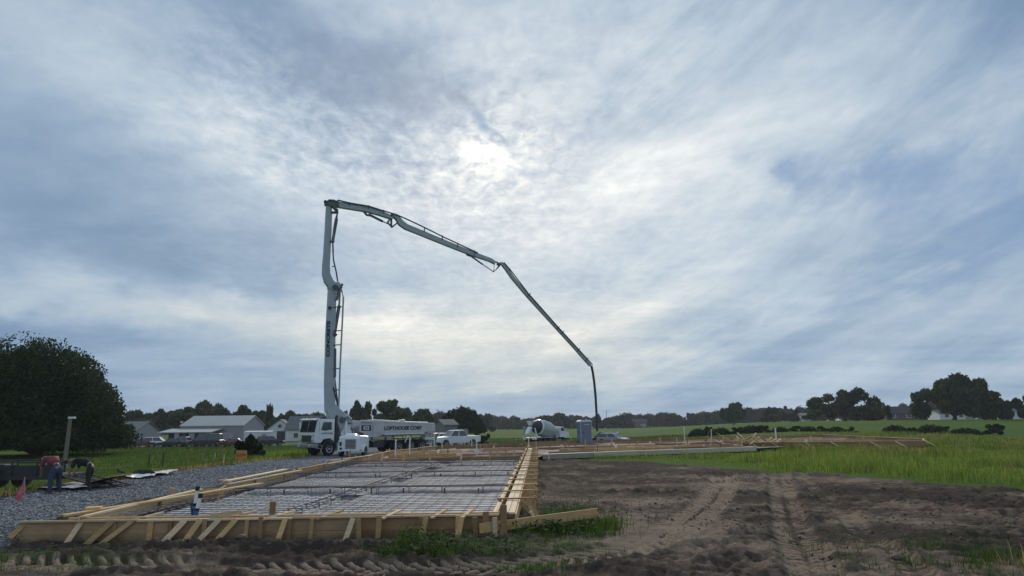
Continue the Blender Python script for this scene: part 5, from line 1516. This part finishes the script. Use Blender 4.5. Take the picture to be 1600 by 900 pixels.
e_ = empty('garage_front', 'white gabled garage with a dark door between the bush and the truck cab', 'garage', (-56.3, 170, gz), 0)
MB().prism([(-2.9, -1), (-2.9, 2.9), (0, 5.0), (2.9, 2.9), (2.9, -1)], -.2, 3, 'y').build('wall', W_WHITE, e_)
MB().box((0, -.25, 1.25), (3.2, .1, 2.3)).build('garage_door', M_DARK, e_); MB().box((0, -.25, 3.6), (.8, .1, .7)).build('gable_vent', M_DARK, e_)
for s in (-1, 1): MB().bar((s * 3.2, 1.4, 2.75), (0, 1.4, 5.15), 3.6, .16, (0, 0, 1)).build('roof', R_GREY, e_)
house('house', 'grey roofed house just behind the cab of the pump truck', 'house', (-49.8, 172, gz), .05, 9, 9, 2.8, 5.8, W_WHITE, R_GREY, [(-2, 1.4, 1.3, 1.3, 'w'), (1.5, 1.4, 1.6, 1.3, 'w')])
house('barn', 'pale grey barn between the pump truck and the round tree', 'barn', (-14.4, 150, -1.0), .5, 3.0, 5.4, 3.3, 4.3, R_TAN, R_TAN)
house('shed', 'tiny pale shed at the foot of the round tree', 'shed', (-10.6, 142, -1.0), .2, 2.2, 2.6, 1.7, 2.3, W_METAL, R_GREY)
house('camper', 'white box trailer standing behind the round bush, left background', 'trailer', (-46.6, 130, gz), -.08, 5.2, 2.3, 2.5, 2.62, W_WHITE, W_WHITE, [(-1, 1.7, .9, .6, 'w'), (1.2, 1.4, .8, 1.7, 'd')], .02)
for (u0, u1, Y, eave, ridge, wm_, rm_, lab) in ((1378, 1434, 240, 2.2, 4.5, W_BRICK, R_DARK, 'dark roofed house between the two big oaks on the right'), (1462, 1512, 250, 2.2, 3.4, W_WHITE, R_DARK, 'white walled house seen under the crown of the biggest right oak'),
                                               (1566, 1592, 230, 2.4, 4.4, W_WHITE, R_GREY, 'pale house between the two trees at the right edge'), (1248, 1260, 270, 2.0, 2.9, W_WHITE, R_GREY, 'small pale house left of the smaller right oak'),
                                               (980, 1010, 430, 3.0, 5.0, W_BRICK, R_DARK, 'far low brown house before the distant tree line, right of the hose')):
    a, b = at(u0, 660, Y), at(u1, 660, Y); w_ = b.x - a.x; c_ = (a.x + b.x) / 2
    house('house', lab, 'house', (c_, Y, tz(c_, Y) + .1), -.15, w_, 10, eave, ridge, wm_, rm_, [(-w_ * .3, 1.5, 1.6, 1.4, 'w'), (w_ * .1, 1.5, 1.6, 1.4, 'w'), (w_ * .34, 1.3, 2.6, 2.3, 'd')])
ch_ = at(1424, 632, 240)
for (u, v0, v1, Y, lab) in ((758, 660, 645, 420, 'thin far pole rising over the tree line right of the round tree'), (948, 662, 641, 400, 'thin far pole over the tree line right of the hose')):
    p = at(u, v0, Y); q = at(u, v1, Y)
    tag(MB().tube([(0, 0, -3), (0, 0, q.z - p.z)], .14, 6).build('utility_pole', M_DARK, None, loc=p), lab, 'pole')


# ------------------------------------------------------------------ trees
def crown_mesh(name, seed, lobes, nleaf, leaf, flat=.25, shape='oak', core=True):
    """unit crown (radius about 1 sideways, height 1 in z from 0 to 1) made of many small leaf faces"""
    rg = np.random.default_rng(seed)
    C = []; Rr = []
    for k in range(lobes):
        a = rg.uniform(0, 2 * PI); q = rg.uniform(0, 1) ** .6
        if shape == 'dome':
            t = math.sqrt(q); zmax = math.sqrt(max(0, 1 - (t * .95) ** 2)); zc = rg.uniform(.12, 1) * zmax * .86; rr = rg.uniform(.15, .24)
            C.append((t * .84 * math.cos(a), t * .84 * math.sin(a), max(.13, zc))); Rr.append(rr)
        elif shape == 'oak':
            t = q; zmax = (1 - (t * .9) ** 2.4) ** .6 if t * .9 < 1 else 0; zc = (.16 + rg.uniform(.1, 1) * .70 * zmax); rr = rg.uniform(.11, .21)
            C.append((t * .84 * math.cos(a), t * .84 * math.sin(a), zc)); Rr.append(rr)
        else:   # tall narrow
            t = q * .7; zc = rg.uniform(.15, .9) ; rr = rg.uniform(.18, .3) * (1.15 - zc * .6)
            C.append((t * math.cos(a) * (1 - zc * .5), t * math.sin(a) * (1 - zc * .5), zc)); Rr.append(rr)
    C = np.array(C); Rr = np.array(Rr)
    w = Rr ** 2; w = w / w.sum()
    k = rg.choice(len(C), nleaf, p=w)
    d = rg.normal(size=(nleaf, 3)); d /= np.linalg.norm(d, axis=1)[:, None]
    rad = Rr[k] * (rg.uniform(.35, 1.0, nleaf) ** .5) * (1 + rg.normal(0, .10, nleaf))
    sq = np.array([1, 1, .72])
    P = C[k] + d * rad[:, None] * sq
    if shape == 'dome':
        ph, ct = rg.uniform(0, 2 * PI, nleaf), rg.uniform(0, 1, nleaf)
        d = np.stack([np.sqrt(1 - ct ** 2) * np.cos(ph), np.sqrt(1 - ct ** 2) * np.sin(ph), ct], 1)
        k0 = fbm(ph * 3.0 + 40, ct * 6, seed, 4, .62)
        rad = (1 - .45 * rg.random(nleaf) ** 1.6) * (.74 + .42 * k0) + rg.normal(0, .012, nleaf)
        P = d * rad[:, None]; P[:, 2] = P[:, 2] ** .92 if False else P[:, 2]
        low_ = P[:, 2] < .16 * (fbm(ph * 3, ph * 0, seed + 5, 3)); P = P[~low_]
    P = P[(P[:, 2] > .02)]
    n = len(P)
    a1 = rg.normal(size=(n, 3)); a1 /= np.linalg.norm(a1, axis=1)[:, None]
    a2 = np.cross(a1, rg.normal(size=(n, 3))); a2 /= np.linalg.norm(a2, axis=1)[:, None]
    s = (leaf * rg.uniform(.6, 1.35, n))[:, None]
    V = np.stack([P - a1 * s, P + a2 * s * .55, P + a1 * s, P - a2 * s * .55], 1).reshape(-1, 3)
    F = np.arange(n * 4).reshape(n, 4)
    rxy = np.percentile(np.hypot(P[:, 0], P[:, 1]), 99.0); zt = np.percentile(P[:, 2], 99.7); zb = np.percentile(P[:, 2], .5)
    V[:, :2] /= rxy; V[:, 2] = (V[:, 2] - zb) / (zt - zb); C = C / np.array([rxy, rxy, zt])
    me = np_mesh(name, V, F)
    return me, C


def trunk_mesh(name, C, r, h0, R, H, seed, nl=9):
    """trunk and limbs in real size: trunk to h0, limbs to lobe centres (C scaled by R and H)"""
    rd = random.Random(seed); mb = MB()
    mb.tube([(0, 0, -.6), (0, 0, h0 * .15), (.03 * R, .02 * R, h0 * .6), (.02 * R, .0, h0 + .15 * H)], [r * 1.5, r * 1.05, r * .9, r * .6], 9)
    idx = list(range(len(C))); rd.shuffle(idx)
    for i in idx[:nl]:
        c = C[i]; tip = Vector((c[0] * R * .9, c[1] * R * .9, h0 * .75 + c[2] * H)); st = Vector((.02 * R, 0, h0 * rd.uniform(.75, 1.0)))
        mid = st.lerp(tip, .5) + Vector((rd.uniform(-.06, .06) * R, rd.uniform(-.06, .06) * R, .06 * H))
        mb.tube([st, mid, tip], [r * .48, r * .28, r * .08], 6)
    return mb.mesh(name)


L_OAK = leaf_mat('oak_leaves', (.048, .080, .040), .4)
L_BIG = leaf_mat('dark_oak_leaves', (.030, .054, .030), .35)
L_FAR = leaf_mat('far_leaves', (.052, .066, .050), .3)
L_BUSH = leaf_mat('bush_leaves', (.026, .052, .020), .3)
L_WEED = leaf_mat('weed_leaves', (.040, .075, .022), .3)


def tree(name, label, u, Y, u0, u1, vtop, vlow, lobes, nleaf, leafm, shape='oak', leafmat=None, trunk_r=.3, seed=1, cat='tree', group=None, tz_=None, nl=9, depth=1.0):
    """crown spans u0..u1 and vtop..vlow in the survey at distance Y; trunk foot at u"""
    a, b = at(u0, 660, Y), at(u1, 660, Y); R = (b.x - a.x) / 2; cx = (a.x + b.x) / 2
    top, low = at(u, vtop, Y).z, at(u, vlow, Y).z; base = tz(cx, Y) if tz_ is None else tz_
    top += (top - CAMH) * 0
    H = top - low; e = empty(name, label, cat, (cx, Y, base), group=group)
    me, C = crown_mesh('crown', seed, lobes, nleaf, leafm / R, shape=shape)
    c = link('crown', me, leafmat or L_OAK, e, (0, 0, low - base)); c.scale = (R, R * depth, H)
    ft = at(u, 660, Y).x - cx
    tm = trunk_mesh('trunk', C, trunk_r, max(low - base, .4), R, H, seed, nl)
    link('trunk', tm, M_BARK, e, (ft if name == 'big_oak_tree' else 0, 0, 0))
    return e


tree('big_oak_tree', 'huge dark dense oak filling the left edge of the view', 60, 62, -130, 192, 537, 706, 70, 110000, .13, 'dome', L_BIG, .75, 101, nl=14, tz_=-.2)
tree('oak_tree', 'broad dark oak with a visible short trunk, biggest tree on the right', 1490, 180, 1428, 1556, 588, 650, 42, 16000, .38, 'oak', L_OAK, .55, 111, nl=14)
tree('oak_tree', 'round topped oak left of the dark roofed house on the right', 1318, 200, 1264, 1378, 610, 655, 40, 14000, .38, 'oak', L_OAK, .5, 117, nl=14)
tree('small_tree', 'small tree leaning against the right flank of the round topped oak', 1376, 205, 1352, 1394, 632, 656, 14, 3500, .4, 'oak', L_OAK, .25, 119)
tree('small_tree', 'low dark tree at the right foot of the biggest right oak', 1556, 185, 1530, 1582, 627, 655, 16, 4000, .4, 'oak', L_OAK, .3, 123)
tree('small_tree', 'tree cut off by the right edge of the view', 1604, 170, 1588, 1640, 620, 652, 16, 4500, .36, 'oak', L_OAK, .3, 127)
tree('small_tree', 'rounded lone tree standing out of the tree line left of the two oaks', 1146, 260, 1122, 1171, 631, 657, 22, 6000, .42, 'oak', L_OAK, .35, 131)
tree('small_tree', 'small tree midway between the lone tree and the round topped oak', 1206, 280, 1190, 1227, 638, 658, 14, 3000, .45, 'oak', L_FAR, .3, 133)
tree('small_tree', 'low flat tree just left of the round topped oak', 1244, 270, 1226, 1266, 641, 659, 14, 3000, .45, 'oak', L_FAR, .3, 137)
tree('round_tree', 'dense dark dome shaped tree right of the pump truck, by the grey barn', 716, 160, 684, 758, 638, 676, 46, 17000, .26, 'dome', L_BIG, .35, 141)
tree('tall_tree', 'left of the two tall trees rising behind the truck boom', 564, 190, 543, 590, 629, 668, 26, 8000, .36, 'oak', L_OAK, .4, 151)
tree('tall_tree', 'wide tall tree rising behind the middle of the pump truck', 612, 190, 578, 650, 627, 668, 34, 12000, .36, 'oak', L_OAK, .45, 153)
tree('small_tree', 'lower tree behind the rear end of the pump truck', 660, 185, 640, 681, 641, 672, 20, 6000, .34, 'dome', L_OAK, .3, 157)
for k, (u, Y, u0, u1, vt, lab, sh_) in enumerate((
        (212, 200, 192, 240, 643, 'dark tree just right of the huge oak, behind the low house', 'oak'), (250, 205, 228, 276, 641, 'tree behind the left end of the workshop', 'oak'),
        (290, 200, 262, 322, 638, 'tree rising behind the left half of the workshop roof', 'oak'), (312, 210, 290, 345, 629, 'tallest tree behind the workshop ridge', 'oak'),
        (345, 200, 325, 372, 639, 'tree behind the right half of the workshop ridge', 'oak'), (378, 205, 358, 402, 636, 'tree behind the right gable of the workshop', 'oak'),
        (404, 200, 388, 424, 644, 'low tree between the workshop and the wispy tree', 'oak'), (452, 190, 438, 476, 644, 'dark tree directly left of the truck cab roof', 'oak'),
        (480, 195, 468, 502, 648, 'tree top peeping over the truck cab', 'oak'), (232, 230, 200, 262, 645, 'tree in the back row beyond the low house', 'oak'))):
    tree('background_tree', lab, u, Y, u0 - 9, u1 + 9, vt, 676, 30, 8000, .40, sh_, L_OAK, .3, 200 + k)
tree('wispy_tree', 'thin open tree with sparse leaves left of the dark tree by the truck cab', 421, 180, 412, 430, 640, 672, 7, 500, .42, 'tall', L_OAK, .16, 231, nl=6)
tree('round_bush', 'round dark bush beside the orange sign on the left grass', 395, 52, 370, 414, 681, 712, 26, 7000, .085, 'oak', L_BUSH, .10, 241, cat='bush')
tree('sapling', 'leafy sapling behind the trailer under the huge oak', 88, 31, 72, 102, 700, 732, 10, 900, .07, 'oak', L_WEED, .03, 243, cat='sapling')

# the distant tree line: five grown trees, repeated as separate trees
rt = random.Random(41)
protos = []
for s in range(5):
    me, C = crown_mesh('crown', 300 + s, 14, 2600, .085, shape=('oak', 'dome', 'dome', 'tall', 'oak')[s])
    tm = trunk_mesh('trunk', C, .05, .25, 1.0, 1.0, 300 + s, 4)
    protos.append((me, tm))
me0 = None
line = []
u = 752.0
while u < 1290:
    line.append((u, rt.uniform(400, 470), rt.uniform(4.2, 6.8), rt.uniform(6.0, 9.0))); u += rt.uniform(6, 10)
u = -10.0
while u < 760:
    line.append((u, rt.uniform(300, 345), rt.uniform(5.0, 7.5), rt.uniform(6.5, 9.5))); u += rt.uniform(14, 22)
u = 1270.0
while u < 1700:
    line.append((u, rt.uniform(330, 380), rt.uniform(3.2, 5.0), rt.uniform(6, 9))); u += rt.uniform(12, 20)
for k, (u, Y, R, H) in enumerate(line):
    p = at(u, 660, Y); me, tm = protos[rt.randrange(5)]
    far = u > 752 and u < 1290
    e = empty('distant_tree', 'small dark tree of the hazy line closing the field' if far else ('small dark tree in the far row behind the left houses' if u < 760 else 'small dark tree in the far row behind the right oaks'),
              'tree', (p.x, Y, tz(p.x, Y)), rt.uniform(0, 6.28), 'trees of the distant line beyond the field' if far else ('trees of the far row behind the left houses' if u < 760 else 'trees of the far row behind the right oaks'))
    c = link('crown', me, L_FAR, e, (0, 0, H * .06)); c.scale = (R, R, H * .94)
    t_ = link('trunk', tm, M_BARK, e); t_.scale = (R * .9, R * .9, H * .8)

# hedge shrubs between the wing and the right field
sme, sC = crown_mesh('foliage', 401, 9, 900, .11, shape='dome'); sme2, _ = crown_mesh('foliage', 402, 11, 900, .11, shape='oak')
for k, (u, w_, vt, Y) in enumerate(((1090, 16, 667, 128), (1108, 14, 668, 126), (1126, 16, 668, 126), (1148, 20, 666, 124), (1172, 18, 666, 122), (1196, 20, 665, 120), (1218, 16, 668, 118), (1240, 18, 667, 118), (1262, 16, 667, 116), (1284, 18, 668, 114), (1306, 14, 669, 112), (1330, 12, 668, 108),
                                    (1398, 20, 664, 104), (1422, 16, 667, 104), (1452, 22, 665, 102), (1476, 20, 666, 102), (1508, 24, 668, 98), (1545, 24, 665, 98))):
    p = at(u, 660, Y); top = at(u, vt, Y).z; b0 = tz(p.x, Y); R = w_ / 1100 * Y * 1.05
    e = empty('shrub', 'dark green shrub in the ragged row at the edge of the right hand field', 'shrub', (p.x, Y, b0), k * 1.3, 'shrubs in the row along the right field')
    c = link('foliage', (sme, sme2)[k % 2], L_BUSH, e, (0, 0, -.1)); c.scale = (R, R * .8, max(.9, (top - b0) * (.75 + .35 * ((k * 37) % 10) / 10) + .15))
    MB().tube([(0, 0, -.3), (0, 0, .5)], .05, 5).build('stem', M_BARK, e)
for u, v, h_, lab in ((843 - 100, 690, 2.1, 'left of the two small dark cone shrubs on the field right of the pickup'), (758, 691, 1.7, 'right of the two small dark cone shrubs on the field right of the pickup')):
    Y = 92; p = at(u, 660, Y); b0 = tz(p.x, Y); e = empty('cone_shrub', lab, 'shrub', (p.x, Y, b0))
    me, C = crown_mesh('foliage', 410 + u, 8, 500, .12, shape='tall'); c = link('foliage', me, L_BUSH, e); c.scale = (.75, .75, h_ * .85)
    MB().tube([(0, 0, -.3), (0, 0, .5)], .05, 5).build('stem', M_BARK, e)


# ------------------------------------------------------------------ grass, weeds, stones, clods
def near_z(x, y):
    return base_z(x, y)


def snap(o_ground, x, y):
    """height of the finished ground under each point (nearest vertex of the fan-shaped sheet)"""
    return GZ(x, y)


def make_gz():
    me = bpy.data.objects['ground'].data; n = len(me.vertices); co = np.empty(n * 3, np.float32); me.vertices.foreach_get('co', co); co = co.reshape(-1, 3)
    nT = 861; nR = n // nT; R = np.hypot(co[::nT, 0], co[::nT, 1])[:nR]; T = np.arctan2(co[nT * 5:nT * 6, 0], co[nT * 5:nT * 6, 1]); Z = co[:, 2].reshape(nR, nT)
    o = np.argsort(T); Ts = T[o]
    def f(x, y):
        r = np.hypot(x, y); t = np.arctan2(x, y)
        i = np.clip(np.searchsorted(R, r), 1, nR - 1); i = i - (r - R[i - 1] < R[i] - r)
        j = np.clip(np.searchsorted(Ts, t), 1, nT - 1)
        return Z[i, o[j]]
    return f


GZ = make_gz()


def blades(name, x, y, h, w, seed, m, label=None, group=None, bend=.45, kind='stuff', parent=None):
    rg = np.random.default_rng(seed); n = len(x); z = GZ(x, y) - .03
    a = rg.uniform(0, 2 * PI, n); b = rg.uniform(0, 2 * PI, n); l = rg.uniform(.1, 1, n) * bend * h
    dx, dy = np.cos(a) * w / 2, np.sin(a) * w / 2; bx, by = np.cos(b) * l, np.sin(b) * l
    V = np.stack([np.stack([x - dx, y - dy, z], 1), np.stack([x + dx, y + dy, z], 1), np.stack([x + dx * .8 + bx * .35, y + dy * .8 + by * .35, z + h * .6], 1),
                  np.stack([x + bx, y + by, z + h * (1 - .3 * (l / h) ** 2)], 1), np.stack([x - dx * .8 + bx * .35, y - dy * .8 + by * .35, z + h * .6], 1)], 1).reshape(-1, 3)
    i = np.arange(n)[:, None] * 5
    F = np.concatenate([i + np.array([[0, 1, 2, 4]])], 0); F2 = i + np.array([[4, 2, 3, 3]])
    tri = np.concatenate([i + np.array([[0, 1, 2]]), i + np.array([[0, 2, 4]]), i + np.array([[4, 2, 3]])], 0)
    o = link(name, np_mesh(name, V, tri), m, parent)
    return tag(o, label, 'grass' if parent is None and kind else None, group, kind)


M_GRASS = leaf_mat('tall_grass', (.150, .240, .045), .5)
M_GRASS2 = leaf_mat('lawn_grass', (.068, .125, .026), .35)
M_DRY = leaf_mat('dry_grass', (.30, .26, .12), .35)


def scatter_grass():
    rg = np.random.default_rng(9)
    # tall grass on the right: density falls with distance, width grows
    for (y0, y1, n, wid, seed) in ((18, 30, 36000, .014, 1), (30, 45, 42000, .020, 2), (45, 72, 42000, .032, 3), (72, 105, 26000, .055, 4)):
        x = rg.uniform(0, 60, n * 2); y = rg.uniform(y0, y1, n * 2)
        ok = (grass_right(x, y) > .45) & (rg.random(n * 2) < .25 + (x - edge_x(y)) / 4.0 + 1.4 * (fbm(x * .8, y * .8, 93, 3) - .5)) & (x < y * .80 + 3)
        # outside the pads
        poly = [(1.9, 47.4), (9.1, 51.6), (19.2, 56.6), (19.6, 60.9), (24.4, 61.0), (35.5, 60.9), (39.6, 67), (41.5, 93), (27, 87.5), (14.6, 83), (1, 74)]
        ins = np.zeros(len(x), bool); m = len(poly)
        for i in range(m):
            (xa, ya), (xb, yb) = poly[i], poly[(i + 1) % m]
            cr = ((ya > y) != (yb > y)) & (x < (xb - xa) * (y - ya) / (yb - ya + 1e-9) + xa); ins ^= cr
        ok &= ~ins
        x, y = x[ok][:n], y[ok][:n]
        cl = fbm(x * .35, y * .35, 88, 4); dist = np.clip((x - edge_x(y)) / 5.0, .12, 1)
        h = (.13 + 0.72 * sst(cl, .36, .70)) * (.35 + .65 * dist) * rg.uniform(.55, 1.2, len(x)) * (.85 if y1 < 72 else .7)
        h = np.where(y > 44, h * np.interp(x, [4, 14, 22], [.42, .55, 1.0]), h)
        k = rg.random(len(x)) < .07 + .30 * (fbm(x * .2, y * .2, 91, 3) > .60)
        if (~k).any(): blades('tall_grass', x[~k], y[~k], h[~k], wid, seed, M_GRASS, 'tall bright green grass swaying over the right side of the site')
        if k.any(): blades('dry_grass', x[k], y[k], h[k] * 1.12, wid, seed + 20, M_DRY, 'pale dry stalks mixed into the tall green grass')
    # left field and verge, short
    for (x0, x1, y0, y1, n, hh, wid, seed) in ((-34, -15.6, 20, 45, 30000, .14, .02, 11), (-45, -15.6, 45, 75, 26000, .16, .04, 12), (-70, -14, 75, 125, 18000, .18, .09, 13), (-8, 34, 80, 160, 22000, .20, .10, 14)):
        x = rg.uniform(x0, x1, n); y = rg.uniform(y0, y1, n); ok = road_mask(x, y) < .2
        if y0 == 80: ok &= (y > np.interp(x, [-8, 1, 14.6, 27, 34], [68, 76, 85, 90, 93]))
        x, y = x[ok], y[ok]
        h = hh * rg.uniform(.5, 1.5, len(x)) * (1 + 1.2 * np.exp(-((x + 16.4) / .8) ** 2) * (y < 75))
        blades('lawn_grass', x, y, h, wid, seed, M_GRASS2, 'short mown green grass of the open fields')
    # yellowish verge
    n = 7000; y = rg.uniform(22, 56, n); x = -16.4 + rg.normal(0, .5, n); ok = road_mask(x, y) < .6; blades('verge_grass', x[ok], y[ok], rg.uniform(.1, .32, ok.sum()), .02, 31, M_DRY, 'yellowish grass along the verge of the gravel road')
    n = 2500; y = rg.uniform(50, 62, n); x = -18.6 + rg.normal(0, .9, n); blades('verge_grass', x, y, rg.uniform(.2, .55, n), .03, 32, M_GRASS, 'taller grass at the road edge in front of the truck cab')
    # weed patches in the dirt
    W = leaf_mat('weed_green', (.060, .115, .032), .4)
    def patch(cx, cy, sx, sy, n, h, seed, m, lab, nm='weed_patch', w=.014):
        x = rg.normal(cx, sx, n); y = rg.normal(cy, sy, n); q = fbm(x * 2.2, y * 2.2, seed, 3) > .46
        x, y = x[q], y[q]; blades(nm, x, y, h * rg.uniform(.3, 1.1, len(x)), w, seed, m, lab)
    patch(1.72, 16.25, .38, .42, 1700, .40, 501, M_GRASS2, 'bright green grass clump at the end of the loose plank', 'grass_clump')
    patch(0.75, 16.0, .50, .40, 1300, .26, 502, W, 'low green weeds under the loose plank')
    patch(1.3, 18.6, .55, 1.1, 1500, .30, 503, W, 'weeds along the foot of the side form')
    patch(-1.55, 14.4, .40, .35, 900, .30, 504, W, 'leafy weeds in front of the front form, right part')
    patch(-1.75, 13.5, .55, .28, 1100, .22, 505, W, 'leafy weeds in front of the front form, nearer the track')
    patch(0.1, 14.2, .9, .7, 1300, .15, 506, W, 'thin weeds near the corner')
    patch(0.3, 12.4, .35, .25, 600, .18, 507, W, 'weeds on the wheel track')
    patch(-9.4, 13.4, 1.7, .8, 2600, .12, 508, W, 'thin grass on the dirt at the lower left')
    patch(8.3, 12.6, 1.4, .9, 2600, .22, 509, W, 'thin weeds at the lower right')
    patch(7.6, 14.8, 1.6, .9, 1200, .12, 510, W, 'sparse weeds at the lower right, farther')
    patch(9.0, 11.9, .6, .3, 500, .40, 511, M_DRY, 'pale grass stalks at the lower right corner')
    patch(3.5, 26.0, 2.4, 3.0, 1800, .10, 512, W, 'thin green film on the dirt beyond the side form')
    patch(-6.0, 12.9, 2.0, .4, 500, .09, 513, W, 'tiny weeds on the dirt in front')
    # broad leaves on the weeds by the corner
    for (cx, cy, s, n, sd) in ((0.70, 15.75, .42, 420, 1), (-1.5, 14.3, .35, 300, 2), (-1.7, 13.4, .4, 260, 3), (1.35, 17.0, .4, 300, 4), (-.3, 13.9, .5, 200, 5)):
        x = rg.normal(cx, s, n); y = rg.normal(cy, s * .6, n); z = GZ(x, y) + rg.uniform(.02, .28, n)
        P = np.stack([x, y, z], 1); a1 = rg.normal(size=(n, 3)); a1[:, 2] *= .4; a1 /= np.linalg.norm(a1, axis=1)[:, None]; a2 = np.cross(a1, np.array([0, 0, 1.]) + rg.normal(size=(n, 3)) * .4); a2 /= np.linalg.norm(a2, axis=1)[:, None]
        L = rg.uniform(.03, .075, n)[:, None]
        V = np.stack([P - a1 * L, P + a2 * L * .45, P + a1 * L, P - a2 * L * .45], 1).reshape(-1, 3)
        tag(link('weed_leaves', np_mesh('weed_leaves', V, np.arange(n * 4).reshape(n, 4)), L_WEED), 'small weed leaves', 'weeds', None, 'stuff')


scatter_grass()


def stones(name, x, y, s, seed, m, label, cat, sink=.35, flat=.65):
    rg = np.random.default_rng(seed); n = len(x)
    t = (1 + 5 ** .5) / 2
    base = np.array([(1, 0, 0), (-1, 0, 0), (0, 1, 0), (0, -1, 0), (0, 0, 1), (0, 0, -1), (.6, .6, .6), (-.6, .6, .5), (.6, -.6, .5), (-.6, -.6, .6)], float)
    fc = np.array([(0, 2, 6), (2, 4, 6), (4, 0, 6), (2, 1, 7), (1, 4, 7), (4, 2, 7), (3, 0, 8), (0, 4, 8), (4, 3, 8), (1, 3, 9), (3, 4, 9), (4, 1, 9), (0, 5, 2), (2, 5, 1), (1, 5, 3), (3, 5, 0)])
    sc = s[:, None, None] * rg.uniform(.65, 1.25, (n, 1, 3)) * np.array([1, 1, flat]) * rg.uniform(.85, 1.15, (n, 10, 1))
    V = base[None] * sc; a = rg.uniform(0, 2 * PI, n); c, si = np.cos(a)[:, None], np.sin(a)[:, None]
    X = V[:, :, 0] * c - V[:, :, 1] * si; Yv = V[:, :, 0] * si + V[:, :, 1] * c
    Z = GZ(x, y) + s * flat * (1 - sink) * .5
    V = np.stack([X + x[:, None], Yv + y[:, None], V[:, :, 2] + Z[:, None]], 2).reshape(-1, 3)
    F = (fc[None] + (np.arange(n) * 10)[:, None, None]).reshape(-1, 3)
    return tag(link(name, np_mesh(name, V, F), m), label, cat, None, 'stuff')


def scatter_stones():
    rg = np.random.default_rng(77)
    gm = bpy.data.materials.new('crushed_gravel'); gm.use_nodes = True; t = gm.node_tree; NX.tree = t; b = t.nodes['Principled BSDF']; b.inputs['Roughness'].default_value = .85
    geo = t.nodes.new('ShaderNodeNewGeometry'); r = t.nodes.new('ShaderNodeValToRGB'); t.links.new(geo.outputs['Random Per Island'], r.inputs[0])
    e = r.color_ramp.elements; e[0].color = (.08, .083, .09, 1); e[1].color = (.52, .53, .54, 1); k = e.new(.6); k.color = (.25, .255, .27, 1); k = e.new(.85); k.color = (.34, .33, .32, 1)
    t.links.new(r.outputs[0], b.inputs['Base Color'])
    n = 30000; y = 15 + rg.random(n) ** 1.3 * 32; x = rg.uniform(-16.3, -10.3, n); ok = road_mask(x, y) > .3
    x, y = x[ok], y[ok]; stones('gravel', x, y, rg.uniform(.015, .036, len(x)) * (1 + (y - 15) * .012), 1, gm, 'crushed grey gravel of the road', 'gravel')
    dm = mat('dirt_clod', (.075, .056, .044), .95, nscale=8, namt=.5)
    dm2 = mat('dry_clod', (.15, .118, .088), .95, nscale=8, namt=.4)
    n = 24000; y = 11 + rg.random(n) ** 1.4 * 26; x = rg.uniform(-12, 18, n)
    q = fbm(x * .4 + 5, y * .4, 12, 3) + .35 * np.exp(-(((x - 13.5) / 3.5) ** 2 + ((y - 20) / 5.5) ** 2)) + .35 * np.exp(-((y - 14.7) / .6) ** 2) * (x < -1)
    ok = (q > .50) & (x < edge_x(y) + .3) & ~((x > -10.4) & (x < .8) & (y > 15.2)) & (road_mask(x, y) < .2)
    x, y = x[ok], y[ok]; s = .007 + .034 * rg.random(len(x)) ** 5
    h = len(x) * 7 // 10
    stones('dirt_clods', x[:h], y[:h], s[:h], 2, dm, 'dark clods of torn up earth', 'dirt', .4, .8)
    stones('dirt_clods', x[h:], y[h:], s[h:], 3, dm2, 'dry crumbled clods of earth', 'dirt', .4, .8)
    for k, (x, y, s, lab) in enumerate(((-5.55, 14.72, .11, 'pale rounded clod against the middle of the front form'), (-6.6, 14.7, .10, 'smaller pale clod by the middle of the front form'), (6.75, 12.9, .13, 'pale clod beside the right wheel track'))):
        st = stones('rock', np.array([x]), np.array([y]), np.array([s]), 40 + k, dm2, lab, 'rock', .5, .55); del st['kind']


scatter_stones()


# ------------------------------------------------------------------ air
def build_haze():
    m = bpy.data.materials.new('haze_air'); m.use_nodes = True; t = m.node_tree; t.nodes.clear()
    o = t.nodes.new('ShaderNodeOutputMaterial'); v = t.nodes.new('ShaderNodeVolumePrincipled')
    v.inputs['Color'].default_value = (.88, .93, 1.0, 1); v.inputs['Density'].default_value = 0.00021; v.inputs['Anisotropy'].default_value = 0.2
    t.links.new(v.outputs[0], o.inputs['Volume'])
    tag(MB().box((0, 0, 9.0), (11400, 11400, 34)).build('haze', m), kind='stuff')


build_haze()
